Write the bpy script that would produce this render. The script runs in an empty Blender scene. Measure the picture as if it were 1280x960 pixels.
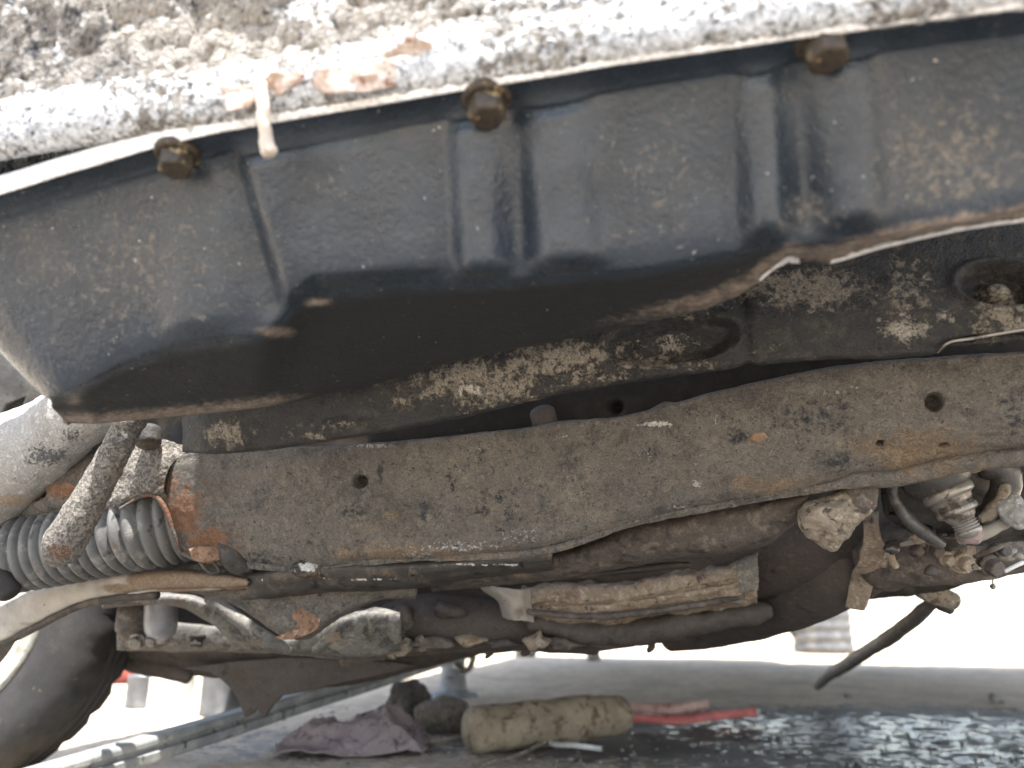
import bpy, bmesh, math, random
import numpy as np
from mathutils import Vector, Matrix

random.seed(7)
sc = bpy.context.scene
R = math.radians

# ------------------------------------------------------------------ camera
F = 985.0                       # focal length in photo pixels (1280 wide)
PITCH = R(15.9)
CAM = np.array([0.0, 0.0, 0.25])
cam = bpy.data.cameras.new('camera')
cam.sensor_width = 36.0
cam.lens = 36.0 * F / 1280.0
cam.clip_start = 0.02
cam.clip_end = 2000
cam.dof.use_dof = True
cam.dof.focus_distance = 0.69
cam.dof.aperture_fstop = 5.0
cam_o = bpy.data.objects.new('camera', cam)
cam_o.location = CAM
cam_o.rotation_euler = (R(90) + PITCH, 0, 0)
sc.collection.objects.link(cam_o)
sc.camera = cam_o

# ------------------------------------------------------------------ light
SUN_EL, SUN_AZ = R(71), R(174)      # azimuth the light comes from, clockwise from +Y
world = bpy.data.worlds.new('World')
sc.world = world
world.use_nodes = True
wn = world.node_tree
sky = wn.nodes.new('ShaderNodeTexSky')
sky.sky_type = 'NISHITA'
sky.sun_disc = False
sky.sun_elevation = SUN_EL
sky.sun_rotation = SUN_AZ
sky.dust_density = 1.2
sky.ozone_density = 0.5
sky.air_density = 1.0
bg = wn.nodes['Background']
hs = wn.nodes.new('ShaderNodeHueSaturation')      # desaturated sky, so the shade turns less blue
hs.inputs['Saturation'].default_value = 0.7
wn.links.new(sky.outputs[0], hs.inputs['Color'])
wn.links.new(hs.outputs[0], bg.inputs[0])
bg.inputs[1].default_value = 0.14
sun = bpy.data.lights.new('sun', 'SUN')
sun.energy = 4.3
sun.angle = R(0.6)
sun.color = (1.0, 0.97, 0.93)
sun_o = bpy.data.objects.new('sun', sun)
sd = Vector((math.sin(SUN_AZ) * math.cos(SUN_EL), math.cos(SUN_AZ) * math.cos(SUN_EL), math.sin(SUN_EL)))
sun_o.rotation_euler = sd.to_track_quat('Z', 'Y').to_euler()
sun_o.location = sd * 8
sc.collection.objects.link(sun_o)

vs = sc.view_settings
vs.view_transform = 'Standard'
vs.look = 'None'
vs.exposure = 1.92
vs.gamma = 1.0
vs.use_curve_mapping = False

# ------------------------------------------------------------------ geometry helpers
RT = np.array([1.0, 0, 0])
FW = np.array([0, math.cos(PITCH), math.sin(PITCH)])
UP = np.array([0, -math.sin(PITCH), math.cos(PITCH)])


def at(px, py, d):
    """point seen at photo pixel (px, py), d metres along the view axis"""
    return CAM + d * (FW + RT * (px - 640) / F + UP * (480 - py) / F)


def on_ground(px, py, z=0.0):
    k = FW + RT * (px - 640) / F + UP * (480 - py) / F
    return CAM + k * ((z - CAM[2]) / k[2])


def to_px(P):
    Q = P - CAM
    d = Q @ FW
    return 640 + F * (Q @ RT) / d, 480 - F * (Q @ UP) / d, d


def _hash(ix, iy, iz, seed):
    h = (ix.astype(np.int64) * 374761393 + iy.astype(np.int64) * 668265263 + iz.astype(np.int64) * 2147483647 + seed * 974711) & 0x7fffffff
    h = ((h ^ (h >> 13)) * 1274126177) & 0x7fffffff
    h = h ^ (h >> 16)
    return (h & 0xffff) / 65535.0


def vnoise(P, scale, seed=0):
    Q = P * scale
    I = np.floor(Q).astype(np.int64)
    f = Q - I
    f = f * f * (3 - 2 * f)
    out = 0
    for dx in (0, 1):
        for dy in (0, 1):
            for dz in (0, 1):
                w = (f[..., 0] if dx else 1 - f[..., 0]) * (f[..., 1] if dy else 1 - f[..., 1]) * (f[..., 2] if dz else 1 - f[..., 2])
                out = out + w * _hash(I[..., 0] + dx, I[..., 1] + dy, I[..., 2] + dz, seed)
    return out * 2 - 1


def fbm(P, scale, octaves=4, seed=0, gain=0.5):
    o, a, t = 0, 1.0, 0
    for k in range(octaves):
        o = o + a * vnoise(P + k * 3.17, scale * 2 ** k, seed + k)
        t += a
        a *= gain
    return o / t


def cr(P, n):
    """Catmull-Rom through the control points along axis 0, n samples"""
    P = np.asarray(P, float)
    m = len(P)
    if m == 2:
        t = np.linspace(0, 1, n).reshape((-1,) + (1,) * (P.ndim - 1))
        return P[0] * (1 - t) + P[1] * t
    E = np.concatenate([[2 * P[0] - P[1]], P, [2 * P[-1] - P[-2]]])
    # sample in proportion to the mean length of each span
    L = np.linalg.norm(np.diff(P, axis=0), axis=-1)
    if L.ndim > 1:
        L = L.mean(axis=tuple(range(1, L.ndim)))
    L = np.maximum(L, L.sum() / (m * 12))
    c = np.concatenate([[0], np.cumsum(L)])
    s = np.interp(np.linspace(0, c[-1], n), c, np.arange(m))
    i = np.minimum(s.astype(int), m - 2)
    t = (s - i).reshape((-1,) + (1,) * (P.ndim - 1))
    p0, p1, p2, p3 = E[i], E[i + 1], E[i + 2], E[i + 3]
    return 0.5 * (2 * p1 + (p2 - p0) * t + (2 * p0 - 5 * p1 + 4 * p2 - p3) * t ** 2 + (3 * p1 - p0 - 3 * p2 + p3) * t ** 3)


def link(o, parent=None):
    sc.collection.objects.link(o)
    if parent is not None:
        o.parent = parent
    return o


def tag(o, label=None, cat=None, group=None, kind=None):
    for k, v in (('label', label), ('category', cat), ('group', group), ('kind', kind)):
        if v:
            o[k] = v
    return o


def mesh_obj(name, verts, faces, mat, parent=None, smooth=True):
    me = bpy.data.meshes.new(name)
    me.from_pydata([tuple(v) for v in verts], [], [tuple(f) for f in faces])
    me.materials.append(mat)
    if smooth:
        me.polygons.foreach_set('use_smooth', [True] * len(me.polygons))
    me.update()
    return link(bpy.data.objects.new(name, me), parent)


def set_attr(o, name, vals):
    a = o.data.attributes.new(name, 'FLOAT', 'POINT')
    a.data.foreach_set('value', np.asarray(vals, np.float32).ravel())


def spots(u, v, lst):
    o = np.zeros_like(u)
    for (x, y, rx, ry, s) in lst:
        o = np.maximum(o, s * np.exp(-((u - x) / rx) ** 2 - ((v - y) / ry) ** 2))
    return o


def grid_normals(G):
    du = np.gradient(G, axis=1)
    dv = np.gradient(G, axis=0)
    n = np.cross(du, dv)
    n /= np.maximum(np.linalg.norm(n, axis=-1, keepdims=True), 1e-12)
    ref = CAM - G
    flip = np.sign((n * ref).sum(-1).mean())
    return n * (flip if flip else 1)


def sheet(name, ctrl, nu, nv, mat, parent=None, thick=0.004, disp=None, noise=None, attrs=None, world=False):
    """curved metal: ctrl[row][col] of (px, py, depth); thickness goes away from the camera"""
    C = np.array(ctrl, float)
    if not world:
        C = np.array([[at(*p) for p in row] for row in C])
    G = cr(C, nv)
    G = np.swapaxes(cr(np.swapaxes(G, 0, 1), nu), 0, 1)
    N = grid_normals(G)
    u, v, d = to_px(G.reshape(-1, 3))
    u = u.reshape(nv, nu)
    v = v.reshape(nv, nu)
    off = np.zeros((nv, nu))
    if disp is not None:
        off = off + disp(u, v, G)
    if noise:
        for (sc_, amp, oc, sd_) in noise:
            off = off + amp * fbm(G, sc_, oc, sd_)
    G = G + N * off[..., None]
    N2 = grid_normals(G)
    B = G - N2 * thick
    V = np.concatenate([G.reshape(-1, 3), B.reshape(-1, 3)])
    K = nu * nv
    idx = np.arange(K).reshape(nv, nu)
    f1 = np.stack([idx[:-1, :-1], idx[:-1, 1:], idx[1:, 1:], idx[1:, :-1]], -1).reshape(-1, 4)
    f2 = (f1 + K)[:, ::-1]
    rim = []
    loop = list(idx[0, :]) + list(idx[1:, -1]) + list(idx[-1, -2::-1]) + list(idx[-2:0:-1, 0])
    for a, b in zip(loop, loop[1:] + loop[:1]):
        rim.append((b, a, a + K, b + K))
    F_ = np.concatenate([f1, f2, np.array(rim)])
    # face direction
    n0 = np.cross(G[0, 1] - G[0, 0], G[1, 1] - G[0, 0])
    if np.dot(n0, N[0, 0]) < 0:
        F_ = F_[:, ::-1]
    o = mesh_obj(name, V, F_, mat, parent)
    if attrs:
        for an, lst in attrs.items():
            val = lst(u, v) if callable(lst) else spots(u, v, lst)
            val = np.asarray(val).ravel()
            set_attr(o, an, np.concatenate([val, val]))
    return o


def tube(name, pts, radii, mat, parent=None, n=40, seg=16, noise=None, world=False, squash=None, attrs=None, rad_fn=None, caps=True):
    """tapered pipe along (px, py, depth) points; radii in metres per control point"""
    P = np.array(pts, float)
    if not world:
        P = np.array([at(*p) for p in P])
    if np.isscalar(radii):
        radii = [radii] * len(P)
    A = cr(np.concatenate([P, np.array(radii, float)[:, None]], 1), n)
    C, r = A[:, :3], A[:, 3]
    if rad_fn is not None:
        r = rad_fn(np.linspace(0, 1, n), r)
    if caps:
        t0 = C[0] - C[1]
        t0 /= np.linalg.norm(t0)
        t1 = C[-1] - C[-2]
        t1 /= np.linalg.norm(t1)
        an = np.linspace(R(82), R(15), 6)
        C = np.concatenate([[C[0] + t0 * r[0] * .6 * math.sin(a) for a in an], C, [C[-1] + t1 * r[-1] * .6 * math.sin(a) for a in an[::-1]]])
        r = np.concatenate([r[0] * np.cos(an), r, r[-1] * np.cos(an[::-1])])
        n = len(C)
    T = np.gradient(C, axis=0)
    T /= np.linalg.norm(T, axis=1, keepdims=True)
    ref = np.array([0.13, 0.97, 0.2]) if abs(T[0] @ np.array([0, 1.0, 0])) < 0.9 else np.array([0, 0, 1.0])
    S = np.cross(T, ref)
    S /= np.linalg.norm(S, axis=1, keepdims=True)
    B = np.cross(S, T)
    a = np.linspace(0, 2 * math.pi, seg, endpoint=False)
    ca, sa = np.cos(a), np.sin(a)
    sq = squash or (1, 1)
    G = C[:, None] + r[:, None, None] * (sq[0] * ca[None, :, None] * S[:, None] + sq[1] * sa[None, :, None] * B[:, None])
    if noise:
        D = G - C[:, None]
        D /= np.maximum(np.linalg.norm(D, axis=-1, keepdims=True), 1e-9)
        for (s_, amp, oc, sd_) in noise:
            G = G + D * (amp * fbm(G, s_, oc, sd_))[..., None]
    V = list(G.reshape(-1, 3)) + [C[0], C[-1]]
    faces = []
    for i in range(n - 1):
        for j in range(seg):
            k = (j + 1) % seg
            faces.append((i * seg + j, i * seg + k, (i + 1) * seg + k, (i + 1) * seg + j))
    c0, c1 = n * seg, n * seg + 1
    for j in range(seg):
        k = (j + 1) % seg
        faces.append((c0, k, j))
        faces.append((c1, (n - 1) * seg + j, (n - 1) * seg + k))
    o = mesh_obj(name, V, faces, mat, parent)
    if attrs:
        u, v, d = to_px(np.array(V))
        for an, lst in attrs.items():
            set_attr(o, an, spots(u, v, lst))
    return o


def plate(name, outline, thick, mat, parent=None, bevel=0.002, noise=None, sub=0, smooth_n=0, attrs=None, back=(0, 1, 0)):
    """solid cut from an outline of (px, py, depth); goes back `thick` metres along `back`"""
    P = np.array([at(*p) for p in outline])
    if smooth_n:
        P = cr(np.concatenate([P, P[:1]]), smooth_n + 1)[:-1]
    bm = bmesh.new()
    vs_ = [bm.verts.new(p) for p in P]
    f = bm.faces.new(vs_)
    bmesh.ops.triangulate(bm, faces=[f])
    if sub:
        for _ in range(sub):
            bmesh.ops.subdivide_edges(bm, edges=[e for e in bm.edges if e.calc_length() > 0.004], cuts=1)
            bmesh.ops.triangulate(bm, faces=bm.faces[:])
    r = bmesh.ops.extrude_face_region(bm, geom=bm.faces[:])
    bv = Vector(back).normalized() * thick
    bmesh.ops.translate(bm, verts=[e for e in r['geom'] if isinstance(e, bmesh.types.BMVert)], vec=bv)
    bmesh.ops.recalc_face_normals(bm, faces=bm.faces[:])
    me = bpy.data.meshes.new(name)
    bm.to_mesh(me)
    bm.free()
    me.materials.append(mat)
    o = link(bpy.data.objects.new(name, me), parent)
    if noise:
        X = np.empty(len(me.vertices) * 3)
        me.vertices.foreach_get('co', X)
        X = X.reshape(-1, 3)
        Nn = np.empty(len(me.vertices) * 3)
        me.vertices.foreach_get('normal', Nn)
        Nn = Nn.reshape(-1, 3)
        for (s_, amp, oc, sd_) in noise:
            X = X + Nn * (amp * fbm(X, s_, oc, sd_))[:, None]
        me.vertices.foreach_set('co', X.ravel())
    if bevel:
        m = o.modifiers.new('bevel', 'BEVEL')
        m.width = bevel
        m.segments = 2
        m.limit_method = 'ANGLE'
        m.angle_limit = R(40)
    me.polygons.foreach_set('use_smooth', [True] * len(me.polygons))
    m = o.modifiers.new('wn', 'WEIGHTED_NORMAL')
    if attrs:
        X = np.array([v.co[:] for v in me.vertices])
        u, v, d = to_px(X)
        for an, lst in attrs.items():
            set_attr(o, an, spots(u, v, lst))
    return o


def lump(name, c, rad, mat, parent=None, amp=0.25, scale=None, seed=0, sub=4, rot=(0, 0, 0), attrs=None):
    """uneven clod: c world point, rad (x, y, z)"""
    bm = bmesh.new()
    bmesh.ops.create_icosphere(bm, subdivisions=sub, radius=1.0)
    X = np.array([v.co[:] for v in bm.verts])
    k = 1 + amp * fbm(X + seed * 5.3, 1.3, 4, seed)
    X = X * k[:, None] * np.array(rad)
    M = np.array(Matrix.Rotation(rot[2], 3, 'Z') @ Matrix.Rotation(rot[1], 3, 'Y') @ Matrix.Rotation(rot[0], 3, 'X'))
    X = X @ M.T + np.array(c)
    fs = [[v.index for v in f.verts] for f in bm.faces]
    bm.free()
    o = mesh_obj(name, X, fs, mat, parent)
    if attrs:
        u, v, d = to_px(X)
        for an, lst in attrs.items():
            set_attr(o, an, spots(u, v, lst))
    return o


def pillow(name, outline, d, bulge, mat, parent=None, noise=((60, .003, 3, 1),), attrs=None, n=56, rings=12):
    """uneven solid with a given outline of pixels at depth d, domed towards the front and flatter behind"""
    out = cr(np.array([(*p, 0) for p in list(outline) + [outline[0]]], float), n + 1)[:-1]
    c = out.mean(0)
    V = []
    for side in (1, -1):
        for k in range(rings + (1 if side == 1 else 0)):
            t = k / rings
            h = bulge * math.sqrt(max(0.0, 1 - t * t)) * side
            for q in out:
                p = c + (q - c) * t
                V.append(at(p[0], p[1], d) - FW * h)
    V = np.array(V)
    D = V - at(c[0], c[1], d)
    D /= np.maximum(np.linalg.norm(D, axis=1, keepdims=True), 1e-6)
    for (s_, a_, o_, sd_) in noise:
        V = V + (D * .5 - FW * .7) * (a_ * fbm(V, s_, o_, sd_))[:, None]
    Fc = []
    for k in range(rings):
        for j in range(n):
            a, b = k * n + j, k * n + (j + 1) % n
            Fc.append((a, b, b + n, a + n))
    o2 = (rings + 1) * n
    for k in range(rings):
        for j in range(n):
            a, b = o2 + k * n + j, o2 + k * n + (j + 1) % n
            if k < rings - 1:
                Fc.append((b, a, a + n, b + n))
            else:
                Fc.append((b, a, rings * n + j, rings * n + (j + 1) % n))
    o = mesh_obj(name, V, Fc, mat, parent)
    if attrs:
        u, v, _ = to_px(V)
        for an, lst in attrs.items():
            set_attr(o, an, spots(u, v, lst))
    return o


def hexbolt(name, base, axis, rad, height, mat, parent=None, washer=True, shank=0.0):
    """hex head with flange washer; base = seat point, axis = outward direction"""
    bm = bmesh.new()
    z = 0.0
    rings = []

    def ring(r, z, n, rot=0):
        return [bm.verts.new((r * math.cos(2 * math.pi * k / n + rot), r * math.sin(2 * math.pi * k / n + rot), z)) for k in range(n)]

    def loft(a, b):
        n = len(a)
        for k in range(n):
            bm.faces.new((a[k], a[(k + 1) % n], b[(k + 1) % n], b[k]))
    if washer:
        w = [ring(rad * 1.28, -0.001, 24), ring(rad * 1.28, height * .16, 24), ring(rad * 1.12, height * .28, 24)]
        loft(w[0], w[1])
        loft(w[1], w[2])
        bm.faces.new(w[2])
        bm.faces.new(list(reversed(w[0])))
        z = height * .26
    h = [ring(rad, z, 6, .4), ring(rad, height * .9, 6, .4), ring(rad * .86, height, 6, .4)]
    loft(h[0], h[1])
    loft(h[1], h[2])
    bm.faces.new(h[2])
    bm.faces.new(list(reversed(h[0])))
    me = bpy.data.meshes.new(name)
    bm.to_mesh(me)
    bm.free()
    me.materials.append(mat)
    o = link(bpy.data.objects.new(name, me), parent)
    o.rotation_euler = Vector(axis).to_track_quat('Z', 'Y').to_euler()
    o.location = Vector(base)
    m = o.modifiers.new('bevel', 'BEVEL')
    m.width = rad * .08
    m.segments = 2
    return o


# ------------------------------------------------------------------ materials
def grime(name, base, layers=(), rough=0.75, metal=0.0, bump=0.25, grains=((350, 0.5), (60, 0.5)), vary=0.25, vscale=25, fscale=420, fvary=0.0, spec=0.5, coat=0):
    """base colour broken by uneven crusts; layer = dict(c, s, lo, hi, [r, m, attr, k, det, dist])"""
    m = bpy.data.materials.new(name)
    m.use_nodes = True
    nt = m.node_tree
    b = nt.nodes['Principled BSDF']
    tc = nt.nodes.new('ShaderNodeTexCoord')
    co = tc.outputs['Object']

    def nz(scale, det=6, dist=0.0, rgh=0.6):
        n = nt.nodes.new('ShaderNodeTexNoise')
        n.inputs['Scale'].default_value = scale
        n.inputs['Detail'].default_value = det
        n.inputs['Roughness'].default_value = rgh
        n.inputs['Distortion'].default_value = dist
        nt.links.new(co, n.inputs['Vector'])
        return n.outputs['Fac']

    def mr(x, lo, hi, a=0.0, c=1.0):
        n = nt.nodes.new('ShaderNodeMapRange')
        n.interpolation_type = 'SMOOTHSTEP'
        n.inputs['From Min'].default_value = lo
        n.inputs['From Max'].default_value = hi
        n.inputs['To Min'].default_value = a
        n.inputs['To Max'].default_value = c
        nt.links.new(x, n.inputs['Value'])
        return n.outputs['Result']

    def math_(op, x, y):
        n = nt.nodes.new('ShaderNodeMath')
        n.operation = op
        for i, q in enumerate((x, y)):
            if isinstance(q, (int, float)):
                n.inputs[i].default_value = q
            else:
                nt.links.new(q, n.inputs[i])
        return n.outputs[0]

    def mix(fac, x, y, typ='RGBA', blend='MIX'):
        n = nt.nodes.new('ShaderNodeMix')
        n.data_type = typ
        if typ == 'RGBA':
            n.blend_type = blend
            i0, i1, io = n.inputs['A'], n.inputs['B'], n.outputs['Result']
            i0, i1, io = n.inputs[6], n.inputs[7], n.outputs[2]
        else:
            i0, i1, io = n.inputs[2], n.inputs[3], n.outputs[0]
        nt.links.new(fac, n.inputs[0])
        for i, q in ((i0, x), (i1, y)):
            if isinstance(q, (int, float)):
                i.default_value = q
            elif isinstance(q, tuple):
                i.default_value = (*q, 1)
            else:
                nt.links.new(q, i)
        return io

    v = mr(nz(vscale, 6), .25, .75)
    fine = mr(nz(fscale, 3), .32, .68)
    dark = tuple(c * (1 - vary) for c in base)
    light = tuple(min(1, c * (1 + vary)) for c in base)
    col = mix(v, dark, light)
    if fvary:
        col = mix(fine, tuple(c * (1 - fvary) for c in base), col)
        spk = mr(nz(fscale * .45, 4), .56, .66)
        col = mix(spk, col, tuple(min(1, c * (1 + fvary * 1.3)) for c in base))
    rgh = mix(mr(nz(vscale * 3, 5), .3, .7), max(.02, rough - .1), min(1, rough + .1), 'FLOAT')
    met = None
    hgt = None
    for L in layers:
        n = nz(L['s'], L.get('det', 5), L.get('dist', 0.3), L.get('rg', .62))
        if 'attr' in L:
            a = nt.nodes.new('ShaderNodeAttribute')
            a.attribute_name = L['attr']
            n = math_('ADD', a.outputs['Fac'], math_('MULTIPLY', math_('SUBTRACT', n, .5), L.get('k', 1.6)))
        f = mr(n, L['lo'], L['hi'], 0, L.get('amt', 1))
        c2 = L['c']
        cd = tuple(x * .72 for x in c2)
        cl = tuple(min(1, x * 1.25) for x in c2)
        col = mix(f, col, mix(fine, cd, cl))
        if 'r' in L:
            rgh = mix(f, rgh, L['r'], 'FLOAT')
        if 'm' in L:
            met = mix(f, met if met is not None else metal, L['m'], 'FLOAT')
        if L.get('h', 0):
            hh = math_('MULTIPLY', f, L['h'])
            hgt = hh if hgt is None else math_('ADD', hgt, hh)
    nt.links.new(col, b.inputs['Base Color'])
    nt.links.new(rgh, b.inputs['Roughness'])
    if met is not None:
        nt.links.new(met, b.inputs['Metallic'])
    else:
        b.inputs['Metallic'].default_value = metal
    b.inputs['Specular IOR Level'].default_value = spec
    if coat:
        b.inputs['Coat Weight'].default_value = coat
        b.inputs['Coat Roughness'].default_value = .15
    for s, w in grains:
        g = math_('MULTIPLY', nz(s, 4), w)
        hgt = g if hgt is None else math_('ADD', hgt, g)
    if bump and hgt is not None:
        bn = nt.nodes.new('ShaderNodeBump')
        bn.inputs['Strength'].default_value = bump
        bn.inputs['Distance'].default_value = 0.003
        nt.links.new(hgt, bn.inputs['Height'])
        nt.links.new(bn.outputs[0], b.inputs['Normal'])
    return m


SAND = (.30, .235, .155)
PALE = (.50, .46, .40)
RUST = (.26, .10, .042)
WHITE = (.72, .70, .66)
M = {}
M['block'] = grime('crusted_casting', (.17, .155, .135), [
    dict(c=(.30, .285, .26), s=70, lo=.45, hi=.6, h=.5),
    dict(c=(.05, .052, .055), s=110, lo=.55, hi=.64),
    dict(c=(.29, .265, .23), s=60, lo=.1, hi=.7, attr='a0', k=1.2),
    dict(c=(.02, .022, .024), s=120, lo=.35, hi=.7, attr='a2', k=2.0),
    dict(c=(.56, .58, .60), s=190, lo=.4, hi=.62, attr='a1', k=2.6, rg=.72),
    dict(c=(.05, .052, .055), s=260, lo=.57, hi=.64, rg=.75, h=-.5)],
    rough=.8, bump=1.0, grains=((300, .9), (110, .9)))
M['pan'] = grime('black_pan_paint', (.024, .033, .044), [
    dict(c=(.075, .074, .070), s=26, lo=.25, hi=1.1, attr='a0', k=1.2, r=.75),
    dict(c=(.135, .122, .105), s=200, lo=.55, hi=1.05, attr='a0', k=3.6, r=.85, h=.5, rg=.7),
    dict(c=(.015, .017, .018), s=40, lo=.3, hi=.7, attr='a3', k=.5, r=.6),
    dict(c=(.5, .47, .43), s=300, lo=.69, hi=.71, r=.5, h=.5),
    dict(c=(.27, .215, .17), s=160, lo=.3, hi=1.0, attr='a1', k=.9, r=.7),
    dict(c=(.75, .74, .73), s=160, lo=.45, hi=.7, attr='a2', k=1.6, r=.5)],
    rough=.30, bump=.4, grains=((300, .6), (45, .5)))
M['bolt'] = grime('yellowed_zinc_bolt', (.06, .045, .03), [
    dict(c=(.03, .027, .025), s=160, lo=.48, hi=.62), dict(c=(.30, .22, .11), s=120, lo=.56, hi=.68)], rough=.6, metal=.2, bump=.5)
M['cross'] = grime('black_member_with_sand', (.020, .021, .022), [
    dict(c=(.075, .068, .056), s=60, lo=.5, hi=.62, r=.9, rg=.85, det=8),
    dict(c=(.225, .20, .16), s=110, lo=.42, hi=.66, attr='a0', k=3.0, r=.95, h=.8, rg=.85, det=8),
    dict(c=(.40, .37, .32), s=110, lo=.45, hi=.62, attr='a1', k=2.6, r=.95, h=.8, rg=.85, det=8),
    dict(c=(.028, .029, .03), s=330, lo=.54, hi=.62, rg=.75, r=.7),
    dict(c=(.018, .019, .021), s=180, lo=.4, hi=.6, attr='a2', k=2.0, r=.5, rg=.7)],
    rough=.6, bump=.8, grains=((600, .7), (160, .5)), fvary=.35, fscale=700)
M['sub'] = grime('rusty_brown_subframe', (.172, .154, .131), [
    dict(c=(.066, .063, .058), s=26, lo=.5, hi=.60, rg=.85, det=8, amt=.85),
    dict(c=(.22, .185, .14), s=22, lo=.53, hi=.66, rg=.85, det=8),
    dict(c=(.225, .205, .178), s=130, lo=.48, hi=.64, h=.4, rg=.85, amt=.8),
    dict(c=(.050, .048, .046), s=300, lo=.60, hi=.68, h=-.6, rg=.75),
    dict(c=(.075, .069, .062), s=10, lo=.5, hi=.63, amt=.6, rg=.8, det=8, dist=.8),
    dict(c=(.235, .205, .165), s=13, lo=.54, hi=.68, amt=.6, rg=.8, det=8, dist=.6),
    dict(c=(.035, .036, .038), s=70, lo=.60, hi=.66, rg=.8),
    dict(c=(.035, .038, .043), s=200, lo=.45, hi=.85, attr='a2', k=2.2, rg=.7),
    dict(c=(.215, .105, .055), s=160, lo=.32, hi=.75, attr='a0', k=1.9, h=.3, rg=.7),
    dict(c=(.225, .165, .108), s=60, lo=.35, hi=.8, attr='a3', k=1.8, rg=.85),
    dict(c=(.50, .48, .455), s=330, lo=.5, hi=.68, attr='a1', k=2.4, h=.4, rg=.7)],
    rough=.85, bump=1.0, grains=((700, .7), (200, .6), (50, .4)), fvary=.22, fscale=800)
M['dark'] = grime('oily_dark_metal', (.035, .031, .027), [
    dict(c=(.09, .07, .05), s=40, lo=.48, hi=.66), dict(c=(.012, .012, .013), s=55, lo=.55, hi=.66, r=.4),
    dict(c=(.45, .43, .40), s=160, lo=.45, hi=.6, attr='a1', k=1.8)], rough=.7, bump=.6, grains=((350, .5), (70, .5)))
M['brownpipe'] = grime('dull_brown_steel', (.112, .094, .080), [
    dict(c=(.185, .155, .125), s=70, lo=.5, hi=.68), dict(c=(.05, .043, .04), s=60, lo=.5, hi=.66)], rough=.72, bump=.6, fvary=.25)
M['exh'] = grime('dark_brown_exhaust', (.072, .060, .054), [
    dict(c=(.115, .088, .07), s=40, lo=.5, hi=.7), dict(c=(.036, .031, .029), s=40, lo=.52, hi=.68)], rough=.7, bump=.5, fvary=.2)
M['tan'] = grime('tan_heat_shield', (.33, .27, .205), [
    dict(c=(.22, .155, .105), s=40, lo=.5, hi=.68, rg=.7), dict(c=(.44, .395, .33), s=90, lo=.54, hi=.70),
    dict(c=(.07, .056, .048), s=70, lo=.58, hi=.68)], rough=.85, bump=.7, fvary=.25)
M['mud'] = grime('dry_mud_crust', (.235, .195, .15), [
    dict(c=(.36, .315, .25), s=120, lo=.5, hi=.66), dict(c=(.09, .073, .06), s=130, lo=.53, hi=.66)], rough=.95, bump=1.0, grains=((300, .8), (90, .9)))
M['mudrod'] = grime('muddy_link_rod', (.27, .245, .21), [
    dict(c=(.15, .14, .13), s=330, lo=.5, hi=.62, h=-.6, rg=.7), dict(c=(.11, .125, .145), s=240, lo=.45, hi=.65, attr='a2', k=1.4),
    dict(c=(.20, .13, .09), s=60, lo=.4, hi=.7, attr='a0', k=1.0)], rough=.9, bump=1.0, grains=((600, .9), (220, .8)), fvary=.25, fscale=700)
M['boot'] = grime('grey_rubber_bellows', (.128, .127, .122), [
    dict(c=(.26, .25, .23), s=45, lo=.5, hi=.68), dict(c=(.17, .12, .085), s=36, lo=.6, hi=.72), dict(c=(.04, .04, .042), s=50, lo=.6, hi=.7)],
    rough=.7, bump=.25)
M['shaft'] = grime('chalky_white_boot', (.38, .37, .35), [
    dict(c=(.13, .13, .14), s=330, lo=.45, hi=.6, attr='a2', k=1.6, h=-.5), dict(c=(.33, .26, .19), s=50, lo=.4, hi=.7, attr='a0', k=1.0)], rough=.9, bump=1.0, fvary=.25, fscale=600)
M['arm'] = grime('pale_dusty_arm', (.34, .315, .275), [
    dict(c=(.17, .12, .08), s=30, lo=.4, hi=.75, attr='a0', k=1.0), dict(c=(.14, .10, .07), s=140, lo=.66, hi=.7),
    dict(c=(.10, .08, .06), s=40, lo=.3, hi=.8, attr='a2', k=.8)], rough=.75, bump=.35)
M['grey'] = grime('grey_dusty_plate', (.15, .145, .132), [
    dict(c=(.24, .22, .18), s=40, lo=.5, hi=.66, rg=.8), dict(c=(.055, .05, .045), s=45, lo=.5, hi=.62, rg=.8), dict(c=(.16, .11, .07), s=30, lo=.58, hi=.68, rg=.8)], rough=.8, bump=.7, fvary=.25)
M['rustlump'] = grime('orange_rust_scale', (.22, .135, .085), [dict(c=(.13, .07, .045), s=150, lo=.48, hi=.62), dict(c=(.34, .25, .17), s=170, lo=.55, hi=.66)], rough=.9, bump=.9)
M['panel'] = grime('dusty_fender_panel', (.10, .10, .098), [dict(c=(.18, .17, .15), s=22, lo=.48, hi=.7), dict(c=(.05, .05, .05), s=60, lo=.6, hi=.7)], rough=.8, bump=.3)
M['rubber'] = grime('tyre_rubber', (.020, .019, .018), [dict(c=(.040, .034, .029), s=14, lo=.48, hi=.72), dict(c=(.08, .068, .05), s=60, lo=.66, hi=.74)], rough=.75, bump=.3)
M['rim'] = grime('dusty_alloy', (.36, .35, .31), [dict(c=(.2, .17, .13), s=25, lo=.5, hi=.7)], rough=.55, metal=.3, bump=.2)
M['steel'] = grime('bare_steel', (.30, .285, .26), [dict(c=(.13, .11, .09), s=90, lo=.48, hi=.6)], rough=.42, metal=.55, bump=.2)
M['oilsteel'] = grime('oily_bushing', (.09, .088, .085), [dict(c=(.20, .16, .11), s=60, lo=.56, hi=.68)], rough=.3, metal=.3, bump=.4)
M['hose'] = grime('black_hose', (.13, .125, .118), [dict(c=(.24, .22, .185), s=40, lo=.5, hi=.7)], rough=.6, bump=.3)
M['under'] = grime('underbody_coat', (.045, .042, .04), [dict(c=(.09, .075, .06), s=8, lo=.5, hi=.7)], rough=.85, bump=.4, grains=((60, .5),))
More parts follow.
